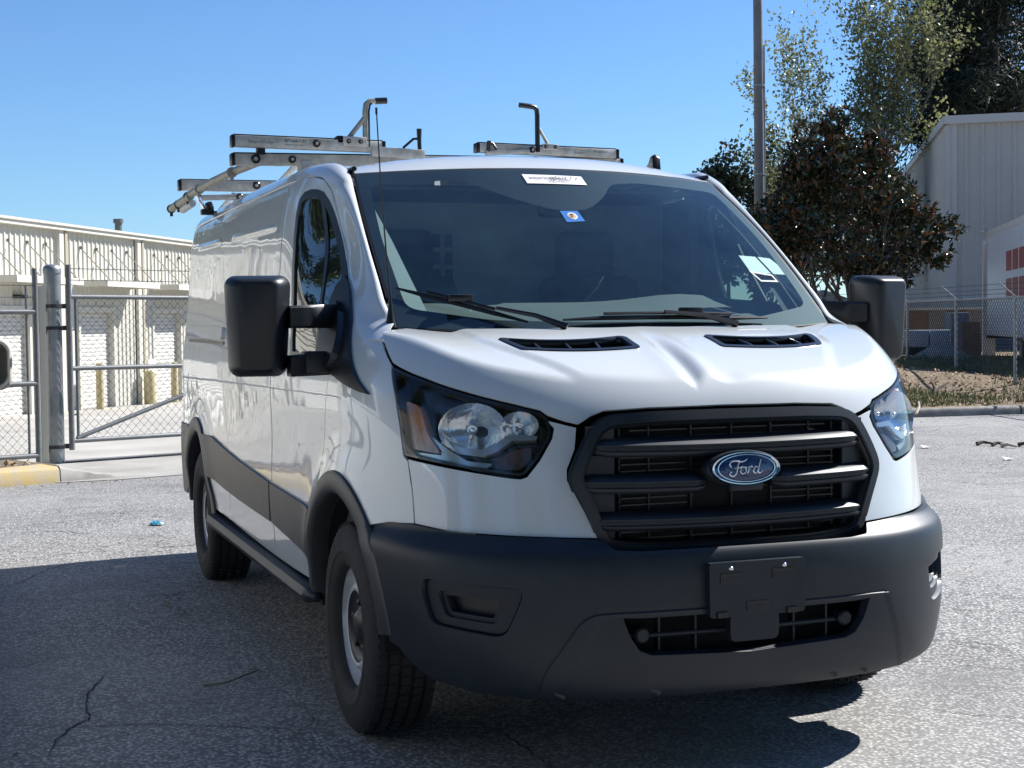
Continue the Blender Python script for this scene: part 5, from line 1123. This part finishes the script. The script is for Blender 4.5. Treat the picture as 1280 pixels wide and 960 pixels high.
# ----------------------------------------------------------------- chain-link fence with barbed arms
fa = np.array((13.61, 14.9)); fb = np.array((15.25, 20.69)); fd = (fb-fa)/np.linalg.norm(fb-fa); FT = 1.675
F0 = fa-fd*6; F1 = fa+fd*22; fen = tag(empty('chain_link_fence'), 'chain-link fence with barbed wire arms along the right bank', 'fence')
def fpt(s, z, o=0): p = F0+fd*s+np.array((-fd[1], fd[0]))*o; return (p[0], p[1], z)
def fz(s): p = F0+fd*s; return float(bankz(p[0], p[1]))
q = MB(); q.tube([fpt(s, FT) for s in np.linspace(0, 28, 15)], .021, 8); q.build('top_rail', GALV, fen, smooth=50)
for k in range(11):
    s = 1.1+2.62*k; q = MB(); q.tube([fpt(s, fz(s)-.1), fpt(s, FT+.03)], .030, 10); q.build('fence_post', GALV, fen, smooth=50)
    q = MB(); q.tube([fpt(s, FT+.02), fpt(s, FT+.24, .26)], .013, 6); q.build('barb_arm', GALV, fen, smooth=50)
for o_, z in ((.08, FT+.07), (.165, FT+.14), (.25, FT+.22)): q = MB(); q.tube([fpt(s, z, o_) for s in np.linspace(0, 28, 12)], .004, 4); q.build('barbed_strand', WIRE, fen)
q = MB(); q.tube([fpt(s, fz(s)+.05) for s in np.linspace(0, 28, 15)], .006, 4); q.build('bottom_wire', WIRE, fen)
chain(F0, F1, .15, FT-.01, .105, .0032, 'wire_mesh', fen)
# ----------------------------------------------------------------- things stored behind the fence
def atpx(px, py, D):
    d = D*np.array(((px-640)/1897.04, (480-py)/1897.04, 1.0)); return np.array(M.translation)+d[0]*np.array(_r)+d[1]*np.array(_u)+d[2]*np.array(_d)
YZ = .30
def yard(name, px, D, w, dp, h, m, label, cat, rot=0., bev=.02):
    P = atpx(px, 420, D); q = MB(); q.box((0, 0, h/2), (w, dp, h)); o = q.build(name, m, bevel=bev, loc=(P[0], P[1], float(bankz(P[0], P[1]))-.05), rot=(0, 0, rot)); tag(o, label, cat); return o
WOOD = mat('brown_plywood', (.26, .17, .10), .8, noise=(3, .7), col2=(.17, .11, .07)); BLK = mat('pale_blue_sheet', (.40, .46, .55), .6, noise=(2, .5), col2=(.30, .34, .42))
AZ = -.34
crate = tag(empty('storage_bin', None, tuple(atpx(1158, 420, 33.5)[:2])+(.45,), (0, 0, AZ)), 'pale blue storage bin in two sections behind the fence', 'bin')
for k in range(2): q = MB(); q.box((-.24+.48*k, 0, .46), (.455, .5, .38)); q.build('bin_section', BLK, crate, bevel=.02, smooth=40)
q = MB(); q.box((0, 0, .24), (1.02, .56, .05)); q.build('bin_rail', SATIN, crate); q = MB(); q.box((0, 0, .12), (.9, .4, .24)); q.build('bin_base', SATIN, crate)
shed = tag(empty('lean_to', None, tuple(atpx(1172, 420, 36)[:2])+(.3,), (0, 0, AZ)), 'low brown-fronted lean-to behind the pale bin', 'shed')
for k in range(5): q = MB(); q.box((-.92+.46*k, 0, .62), (.445, .05, 1.24)); q.build('front_panel', WOOD if k % 2 else mat('taupe_board', (.30, .26, .23), .8, noise=(3, .6)) , shed)
q = MB(); q.box((0, .5, 1.28), (2.5, 1.2, .06)); q.build('shed_roof', GREYM, shed); q = MB(); q.box((0, .55, .6), (2.2, .9, 1.2)); q.build('shed_body', SATIN, shed)
ply = tag(empty('plywood_sheet', None, tuple(atpx(1215, 420, 32.5)[:2])+(.55,), (math.radians(-8), 0, AZ)), 'brown plywood sheet leaning upright near the trailer', 'plywood'); q = MB(); q.box((0, 0, .36), (.40, .02, .72)); q.build('sheet_board', WOOD, ply)
cab = yard('equipment_cabinet', 1196, 34, .42, .5, 1.05, mat('slate_cabinet', (.20, .24, .31), .5, noise=(4, .5)), 'slate blue cabinet between the pale bin and the plywood', 'cabinet', AZ)
# rubble
P = atpx(1176, 445, 30.5); r = np.random.default_rng(9); rows = []
for k in range(6): rows.append([((.05+.12*k)*math.cos(t)*(1+.25*r.random()), (.05+.10*k)*math.sin(t)*(1+.25*r.random()), .40*(1-(k/5.)**1.4)+.05*r.random()) for t in np.linspace(0, 2*math.pi, 18, endpoint=False)])
V, F = grid_mesh(np.array(rows), closed_v=True); F.append(tuple(range(18))); o = MB().add(V, F).build('rubble_heap', mat('pale_rubble', (.36, .36, .34), .9, noise=(9, .9), col2=(.20, .19, .17), bump=(20, .8, .03)), loc=(P[0], P[1], float(bankz(P[0], P[1]))-.04)); tag(o, 'pale heap of rubble at the foot of the fence', 'rubble')
hut = tag(empty('small_hut', None, tuple(atpx(1024, 420, 52)[:2])+(0,), (0, 0, AZ)), 'small weathered hut glimpsed under the magnolia beside the mirror', 'shed')
q = MB(); q.box((0, 0, 1.0), (1.5, 1.5, 2.0)); q.build('hut_wall', mat('grey_boards', (.24, .22, .19), .8, noise=(3, .7)), hut); q = MB(); q.prism([(-.9,1.95),(.9,1.95),(.9,2.02),(0,2.35),(-.9,2.02)], 'y', -.9, .9); q.build('hut_roof', GREYM, hut)
rl = tag(empty('handrail', None, tuple(atpx(1046, 420, 48)[:2])+(0,), (0, 0, AZ)), 'pale stair handrail beside the small hut', 'handrail')
for k in range(6): q = MB(); q.tube([(-.55+.22*k, 0, 0), (-.55+.22*k, 0, 1.55+.10*k)], .02, 6); q.build('baluster', GREYT, rl)
q = MB(); q.tube([(-.6, 0, 1.53), (.6, 0, 2.08)], .035, 6); q.build('rail_bar', GREYT, rl)
# ----------------------------------------------------------------- light pole
P = atpx(949.5, 300, 38); pole = tag(empty('light_pole', None, (P[0], P[1], 0)), 'tall grey wooden utility pole behind the magnolia', 'pole')
q = MB(); q.tube([(0, 0, 0), (.0, 0, 6), (-.05, 0, 13)], [.145, .125, .10], 16); q.build('pole_shaft', mat('grey_pole_wood', (.20, .20, .20), .85, noise=(4, .6), col2=(.13, .125, .12), bump=(30, .4, .01)), pole, smooth=50)
q = MB(); q.tube([(.135, -.06, 0), (.118, -.06, 8.2)], .022, 8); q.build('conduit', GALV, pole, smooth=50)
for z in (3.4, 5.0, 7.2): q = MB(); q.lathe([(.150, z-.02), (.150, z+.02)], 14, 'z'); q.build('pole_band', GALV, pole)
# ----------------------------------------------------------------- sticks
stick('dead_branch', [tuple(atpx(1160, 497, 23.2)), tuple(atpx(1172, 491, 23.4)+np.array((0, 0, .06))), tuple(atpx(1186, 486, 23.6)+np.array((0, 0, .10)))], .028, 'dark dead branch lying on the leafy bank', mat('dark_bark', (.075, .055, .045), .9, noise=(12, .8), col2=(.16, .125, .095)))
stick('dead_branch', [tuple(atpx(1165, 500, 23.0)), tuple(atpx(1168, 489, 23.1)+np.array((0, 0, .06))), tuple(atpx(1163, 484, 23.1)+np.array((0, 0, .09)))], .025, 'forked dark branch end on the leafy bank', bpy.data.materials['dark_bark'])
stick('bare_stick', [tuple(atpx(1145, 517, 20.6)), tuple(atpx(1149, 508, 20.7)), tuple(atpx(1148, 502, 20.8))], .022, 'pale bare stick leaning on the kerb by the headlight', mat('pale_wood', (.55, .48, .38), .8))
def gp(px, py):
    d = atpx(px, py, 1)-np.array(M.translation); t = -M.translation.z/d[2]; return np.array(M.translation)+d*t
for i, (a, b, lab) in enumerate((((1221, 557), (1240, 556.5), 'dark piece of bark on the sunlit asphalt'), ((1240, 558), (1257, 557.5), 'second piece of broken bark'), ((1252, 559), (1271, 560.5), 'pale split bark piece, largest of the row'), ((1273, 558), (1290, 559), 'bark piece at the right picture edge'))):
    A = gp(*a); B = gp(*b); stick('bark_piece', [tuple(A+np.array((0, 0, .02))), tuple((A+B)/2+np.array((0, .02, .035))), tuple(B+np.array((0, 0, .02)))], .024, lab, bpy.data.materials['pale_wood'] if i == 2 else bpy.data.materials['dark_bark'])
for px, py, lab in ((1260, 575, 'white scrap of paper on the asphalt by the bark'), (1157, 560, 'white scrap of paper beside the right headlight')):
    A = gp(px, py); q = MB(); q.add([(-.05, -.03, .01), (.05, -.04, .02), (.06, .04, .012), (-.03, .05, .03)], [(0, 1, 2), (0, 2, 3)]); o = q.build('paper_scrap', WHITE, loc=tuple(A), fix=False); tag(o, lab, 'litter')

stick('twig', [tuple(gp(*p)+np.array((0, 0, z))) for p, z in (((255, 859), .006), ((284, 857), .012), ((308, 849), .018), ((324, 842), .016), ((320, 838), .010), ((310, 840), .006))], .0045, 'crooked twig lying in the van shadow')

# ----------------------------------------------------------------- open cracks in the asphalt, as narrow ragged slots
CRK = mat('crack_fill', (.050, .048, .046), .95); rc = np.random.default_rng(5)
def crack(pts, w):
    P = [gp(*p) for p in pts]; Q = []
    for a, b in zip(P[:-1], P[1:]):
        n = max(2, int(np.linalg.norm(b-a)/.035))
        for t in np.arange(n)/n: Q.append(a+(b-a)*t)
    Q.append(P[-1]); Q = np.array(Q)[:, :2]; walk = np.cumsum(rc.normal(0, .006, Q.shape), 0); walk -= np.linspace(0, 1, len(Q))[:, None]*walk[-1]; Q = Q+walk+rc.normal(0, .004, Q.shape)
    V = []; F = []
    for i, q in enumerate(Q):
        t = Q[min(i+1, len(Q)-1)]-Q[max(i-1, 0)]; t = t/(np.linalg.norm(t)+1e-9); nn = np.array((-t[1], t[0])); k = .55*w*(.25+1.0*rc.random())*min(1, 4*(i+.3)/len(Q), 4*(len(Q)-i-.7)/len(Q)); z = float(gz(q[0], q[1]))+.0035
        V += [(q[0]+nn[0]*k, q[1]+nn[1]*k, z), (q[0]-nn[0]*k, q[1]-nn[1]*k, z)]
    F = [(2*i, 2*i+1, 2*i+3, 2*i+2) for i in range(len(Q)-1)]
    o = link('pavement_crack', pymesh('pavement_crack', V, F), CRK); tag(o, None, kind='structure')
for pts, w in (([(135,838),(112,868),(126,899),(96,914),(70,934),(58,952)], .009), ([(30,919),(130,907),(225,905),(330,913),(420,918)], .006), ([(622,911),(648,934),(684,958)], .009), ([(505,912),(620,911),(705,907)], .005), ([(40,742),(150,736),(300,734)], .006), ([(0,738),(58,712),(104,701)], .007), ([(355,925),(385,905),(380,880)], .006),
               ([(1185,762),(1290,766)], .008), ([(1150,884),(1210,893),(1290,898)], .005), ([(1195,800),(1240,806),(1290,804)], .006), ([(0,668),(70,664),(120,668)], .010), ([(30,640),(110,634),(210,628)], .010), ([(1170,600),(1230,606),(1290,604)], .012)): crack(pts, w)
# ----------------------------------------------------------------- trees
def leaf_mat(name, c1, c2, rough=.5, trans=.35, spec=.5):
    m = bpy.data.materials.new(name); m.use_nodes = True; n = m.node_tree; b = n.nodes['Principled BSDF']; L = n.links.new
    tc = n.nodes.new('ShaderNodeTexCoord'); t = n.nodes.new('ShaderNodeTexNoise'); t.inputs['Scale'].default_value = 1.7; t.inputs['Detail'].default_value = 6; L(tc.outputs['Object'], t.inputs['Vector'])
    r = n.nodes.new('ShaderNodeMapRange'); r.inputs['From Min'].default_value = .38; r.inputs['From Max'].default_value = .64; L(t.outputs['Fac'], r.inputs['Value'])
    x = n.nodes.new('ShaderNodeMix'); x.data_type = 'RGBA'; x.inputs['A'].default_value = (*c1, 1); x.inputs['B'].default_value = (*c2, 1); L(r.outputs[0], x.inputs['Factor'])
    L(x.outputs['Result'], b.inputs['Base Color']); b.inputs['Roughness'].default_value = rough; b.inputs['Specular IOR Level'].default_value = spec
    tr = n.nodes.new('ShaderNodeBsdfTranslucent'); L(x.outputs['Result'], tr.inputs[0]); mx = n.nodes.new('ShaderNodeMixShader'); mx.inputs[0].default_value = trans
    o = n.nodes['Material Output']; L(b.outputs[0], mx.inputs[1]); L(tr.outputs[0], mx.inputs[2]); L(mx.outputs[0], o.inputs[0]); return m
BARK = mat('grey_bark', (.09, .08, .07), .9, noise=(9, .8), col2=(.15, .135, .115), bump=(25, .6, .02)); PBARK = mat('pine_bark', (.09, .065, .05), .9, noise=(9, .8), bump=(20, .6, .03))
def leaves_mesh(name, C, D, size, width, r, fold=.25, mats=(), fr=None):
    """C centres, D leaf directions; one folded two-quad leaf each"""
    n = len(C); D = D/np.linalg.norm(D, axis=1, keepdims=True); up = r.normal(size=(n, 3)); S = np.cross(D, up); S /= np.linalg.norm(S, axis=1, keepdims=True)+1e-9; N = np.cross(S, D)
    L = (size*r.uniform(.65, 1.25, n))[:, None]; W = L*width
    v0 = C; v1 = C+D*L*.5+S*W+N*W*fold; v2 = C+D*L; v3 = C+D*L*.5-S*W+N*W*fold; V = np.stack([v0, v1, v2, v3], 1).reshape(-1, 3)
    me = bpy.data.meshes.new(name); me.vertices.add(4*n); me.vertices.foreach_set('co', V.ravel()); me.loops.add(6*n); me.polygons.add(2*n)
    idx = (np.arange(n)[:, None]*4+np.array([0, 1, 2, 0, 2, 3])).ravel(); me.loops.foreach_set('vertex_index', idx); me.polygons.foreach_set('loop_start', np.arange(2*n)*3)
    for m in mats: me.materials.append(m)
    if fr is not None: me.polygons.foreach_set('material_index', np.repeat((r.random(n) < fr).astype(int), 2))
    me.update(calc_edges=True); me.validate(); return me
def limbs(r, base, d, L, rad, depth, spread, out, tips, bend=.15, up=.12, ratio=.72, nb=(2, 4), segs=4):
    pts = [np.array(base, float)]; d = np.array(d, float)/np.linalg.norm(d)
    for i in range(segs): d = d+r.normal(0, bend, 3)+np.array((0, 0, up)); d /= np.linalg.norm(d); pts.append(pts[-1]+d*L/segs)
    rs = [rad*(1-.45*i/segs) for i in range(segs+1)]; out.append((pts, rs, depth))
    if depth <= 1: tips.extend([(p, d) for p in pts[1:]])
    if depth == 0: return
    for k in range(r.integers(*nb)+1):
        i = r.integers(1, segs+1) if k else segs; a = r.normal(size=3); a -= a.dot(d)*d; a /= np.linalg.norm(a); nd = d+a*spread*r.uniform(.6, 1.3); limbs(r, pts[i], nd, L*ratio*r.uniform(.75, 1.15), rs[i]*.68, depth-1, spread, out, tips, bend, up, ratio, nb, segs)
def wood(out, m, parent, name='trunk'):
    q = MB()
    for pts, rs, dpt in out: q.tube(pts, rs, 10 if dpt > 2 else (6 if dpt > 0 else 4), cap=False)
    return q.build(name, m, parent, smooth=60, fix=False)
# magnolia: rosettes of big glossy leaves, rusty below
r = np.random.default_rng(21); P = atpx(1066, 420, 35.0); mag = tag(empty('magnolia_tree', None, (P[0], P[1], .4)), 'dense magnolia with dark glossy and rusty leaves behind the right mirror', 'tree')
RV = np.array((_r.x, _r.y, 0)); RV /= np.linalg.norm(RV); DV = np.array((_d.x, _d.y, 0)); DV /= np.linalg.norm(DV)
def inlobes(r, n, lobes):
    C = []; wts = np.array([l[2]*l[3] for l in lobes]); wts = wts/wts.sum()
    while len(C) < n:
        k = r.choice(len(lobes), p=wts); x, z, a, b = lobes[k]; v = r.normal(size=3); v /= np.linalg.norm(v); v *= r.random()**.42; C.append((x+v[0]*a, v[1]*max(a*.9, .5), z+v[2]*b))
    return np.array(C)
MAGL = [(-.55,4.15,.75,1.15),(-.15,4.9,.42,.55),(.35,3.6,1.0,1.0),(-1.15,3.0,.85,.95),(1.25,2.75,.85,.65),(1.95,2.75,.45,.42),(-.2,2.5,1.1,.8),(.75,2.0,.8,.55),(-1.5,2.2,.55,.6),(.6,4.3,.5,.5),(1.0,3.4,.6,.5),(-.9,3.8,.55,.6),(1.75,2.2,.45,.35),(-1.75,2.75,.4,.5)]
MAGL = [(x*1.12-.15, z*1.13+.12, a*1.0, b*1.02) for x, z, a, b in MAGL]+[(-2.1, 2.3, .45, .5), (-2.2, 1.9, .3, .3)]
Cl = inlobes(r, 1250, MAGL); Cw = np.array([RV*c[0]+DV*c[1]+np.array((0, 0, c[2]-.25)) for c in Cl]); k = 11
ctr = np.array((0, 0, 3.0)); o_ = Cw-ctr; o_ /= np.linalg.norm(o_, axis=1, keepdims=True)
CC = np.repeat(Cw, k, 0)+r.normal(0, .035, (len(Cw)*k, 3)); DD = np.repeat(o_, k, 0)*.55+r.normal(0, .75, (len(Cw)*k, 3))+np.array((0, 0, .12))
link('crown', leaves_mesh('magnolia_crown', CC, DD, .175, .22, r, .2, (leaf_mat('magnolia_leaf', (.022, .036, .014), (.042, .055, .020), .22, .10, .6), leaf_mat('magnolia_underside', (.15, .065, .026), (.09, .042, .02), .6, .15)), .32), None, mag)
bpy.data.materials['magnolia_leaf'].node_tree.nodes['Principled BSDF'].inputs['Coat Weight'].default_value = .25
out = []; tips = []
limbs(r, (0, 0, -.3), (0, 0, 1), 1.6, .10, 3, .75, out, tips, ratio=.85, up=.10)
for (x, z) in ((-.75, 2.6), (.75, 2.4), (-1.2, 3.0), (1.2, 2.9), (0, 4.2), (-.4, 3.8)): e = RV*x+np.array((0, 0, z)); out.append(([np.array((0, 0, .9+.1*abs(x))), e*.45+np.array((0, 0, .35)), e], [.055, .04, .02], 2))
wood(out, BARK, mag)
# tall thin-leaved tree behind it
def broadleaf(label, base, H, seed, leafm, size, n_per, depth=4, spread=.5, rad=.16, first=.30, up=.16, ratio=.74, name='leafy_tree', bend=.16, L0=None, jit=.28, nb=(2, 4)):
    r = np.random.default_rng(seed); t = tag(empty(name, None, tuple(base)), label, 'tree'); out = []; tips = []
    limbs(r, (0, 0, -.2), (0, 0, 1), L0 or H*first, rad, depth, spread, out, tips, bend, up, ratio, nb); top = max(p[2] for p, _ in tips); k = H/top
    out = [([p*k for p in pts], rs, d) for pts, rs, d in out]; T = np.array([p*k for p, _ in tips]); Dd = np.array([d for _, d in tips])
    wood(out, BARK, t); C = np.repeat(T, n_per, 0)+r.normal(0, jit, (len(T)*n_per, 3)); D = np.repeat(Dd, n_per, 0)*.4+r.normal(0, .8, (len(T)*n_per, 3))
    link('crown', leaves_mesh('crown', C, D, size, .27, r, .15, (leafm,)), None, t); return t, len(T)
OAK = leaf_mat('backlit_olive_leaf', (.16, .19, .07), (.25, .24, .115), .35, .45); OAK2 = leaf_mat('green_leaf', (.055, .085, .022), (.10, .12, .04), .45, .35); DKG = leaf_mat('dark_far_leaf', (.030, .042, .020), (.050, .062, .028), .6, .2)  # olive leaf colour lightened to stand in for gloss and backlight
P = atpx(1076, 420, 47); broadleaf('tall airy tree with pale olive leaves rising behind the magnolia', (P[0], P[1], 0), 12.8, 33, OAK, .14, 4, 5, .32, .14, .26, .20, .74, jit=.15)
P = atpx(1038, 420, 49); broadleaf('slim airy tree with pale leaves left of the tallest one', (P[0], P[1], 0), 11.4, 35, OAK, .14, 6, 4, .42, .09, .30, .19, .76, jit=.17)
P = atpx(1125, 420, 45); broadleaf('lower green tree between the magnolia and the warehouse', (P[0], P[1], 0), 7.4, 36, OAK2, .15, 11, 4, .5, .12, .28, .12, .74, jit=.2)
# pines
PINE = leaf_mat('pine_needles', (.016, .026, .014), (.030, .042, .020), .6, .12)
def pine(label, base, H, seed, crown_from=.3, spread=.22, n=240, rad=.28, per=70, nl=.38):
    r = np.random.default_rng(seed); t = tag(empty('pine_tree', None, tuple(base)), label, 'tree'); out = [([np.array((0, 0, -.3)), np.array((.1, 0, H*.5)), np.array((.0, .1, H*.98))], [rad, rad*.7, rad*.15], 3)]; C = []
    for i in range(n//6):
        z = H*(crown_from+(1-crown_from)*r.random()**.9); a = r.uniform(0, 6.28); L = H*spread*(1.05-.85*((z/H-crown_from)/(1-crown_from))**1.3)*r.uniform(.55, 1.15); e = np.array((math.cos(a)*L, math.sin(a)*L, z+L*r.uniform(-.05, .3))); b = np.array((0, 0, z)); m_ = (b+e)/2+np.array((0, 0, -.06*L)); out.append(([b, m_, e], [rad*.22, rad*.14, .03], 1))
        for j in range(6): C.append(b+(e-b)*r.uniform(.45, 1.05)+r.normal(0, .32, 3)*min(1, L/2))
    wood(out, PBARK, t); C = np.array(C); CC = np.repeat(C, per, 0)+r.normal(0, .20, (len(C)*per, 3)); DD = r.normal(0, 1, CC.shape)+np.array((0, 0, .4))
    link('crown', leaves_mesh('pine_crown', CC, DD, nl, .085, r, .1, (PINE,)), None, t); return t
P = atpx(1240, 420, 50); pine('big dark pine rising above the warehouse roof', (P[0], P[1], 0), 16.5, 41, .40, .23, 760, per=85, nl=.32)
P = atpx(1196, 420, 53); pine('smaller dark pine just left of the big pine', (P[0], P[1], 0), 11.6, 42, .40, .17, 360, per=80, nl=.32)
P = atpx(1330, 420, 60); pine('pine at the right picture edge behind the warehouse', (P[0], P[1], 0), 17, 43, .3, .24, 260, per=60)
# far tree line seen past the pole
for i, (px, D, H, w, lab) in enumerate(((918, 76, 10.6, 1, 'rounded dark tree left of the pole, nearest the van roof'), (962, 78, 11.6, 1, 'rounded dark tree just behind the pole'), (1005, 74, 10.2, 1, 'dark tree behind the left edge of the magnolia'), (1050, 80, 10.5, 1, 'dark tree hidden behind the magnolia trunk'), (1110, 84, 9, 1, 'far dark tree beside the warehouse gable'), (880, 82, 8.5, 1, 'low dark tree behind the windscreen pillar'))):
    P = atpx(px, 420, D); r = np.random.default_rng(60+i); t = tag(empty('far_tree', None, (P[0], P[1], 0)), lab, 'tree', 'far tree line behind the pole'); out = []; tips = []; limbs(r, (0, 0, -.2), (0, 0, 1), H*.35, .16, 2, .6, out, tips); wood(out, BARK, t)
    lob = [(r.normal(0, 1.3), H*r.uniform(.35, .82), r.uniform(.8, 1.5), r.uniform(.7, 1.3)) for _ in range(14)]+[(0, H*.86, 1.0, H*.13)]; C = inlobes(r, 5200, lob); CW = np.array([RV*c[0]+DV*c[1]+np.array((0, 0, c[2])) for c in C]); link('crown', leaves_mesh('far_crown', CW, r.normal(size=CW.shape), .26, .32, r, .2, (DKG,)), None, t)
# trees beyond the storage building, left of the frame (their tops show in the side glass and paint)
for i, (x, y, H, lab) in enumerate(((-5.2, 34, 15, 'leafy tree behind the storage building at the left picture edge'), (-9.2, 33, 17, 'second leafy tree behind the storage building'), (-8.0, 41, 18, 'tall leafy tree far behind the storage building'), (-14, 30, 17, 'leafy tree left of the storage building'), (-19, 25, 16, 'outermost leafy tree on the left'))):
    r = np.random.default_rng(80+i); t = tag(empty('leafy_tree', None, (x, y, -.4)), lab, 'tree'); out = []; tips = []; limbs(r, (0, 0, -.2), (0, 0, 1), H*.35, .2, 2, .6, out, tips); wood(out, BARK, t)
    lob = [(r.normal(0, 1.4), H*r.uniform(.25, .88), r.uniform(1.2, 2.0), r.uniform(1.0, 1.9)) for _ in range(18)]; C = inlobes(r, 8000, lob); CW = np.array([RV*c[0]+DV*c[1]+np.array((0, 0, c[2])) for c in C]); link('crown', leaves_mesh('left_crown', CW, r.normal(size=CW.shape), .36, .3, r, .2, (OAK2,)), None, t)

# trees behind the camera: unseen, made tall and close to dim the sky light on the van; they show in its lamps and paint
for i, (x, y, H) in enumerate(((-19,-10,20), (-13.5,-14.5,21), (-8,-17.5,22), (-2.5,-18.5,21), (3,-17.5,22), (8.5,-16.5,21), (14,-13.5,19), (-22,-3,21), (-23,5,21), (-23,13,20), (-5,-23,24), (6,-22,24))):
    r = np.random.default_rng(120+i); t = tag(empty('leafy_tree', None, (x, y, 0)), 'unseen leafy tree in the row behind the viewer', 'tree', 'unseen row of trees behind the viewer'); out = []; tips = []; limbs(r, (0, 0, -.2), (0, 0, 1), H*.3, .22, 2, .6, out, tips); wood(out, BARK, t)
    lob = [(r.normal(0, 1.9), H*r.uniform(.15, .88), r.uniform(1.3, 2.4), r.uniform(1.2, 2.4)) for _ in range(18)]; C = inlobes(r, 5200, lob); CW = np.array([RV*c[0]+DV*c[1]+np.array((0, 0, c[2])) for c in C]); link('crown', leaves_mesh('rear_crown', CW, r.normal(size=CW.shape), .50, .36, r, .2, (OAK2,)), None, t)
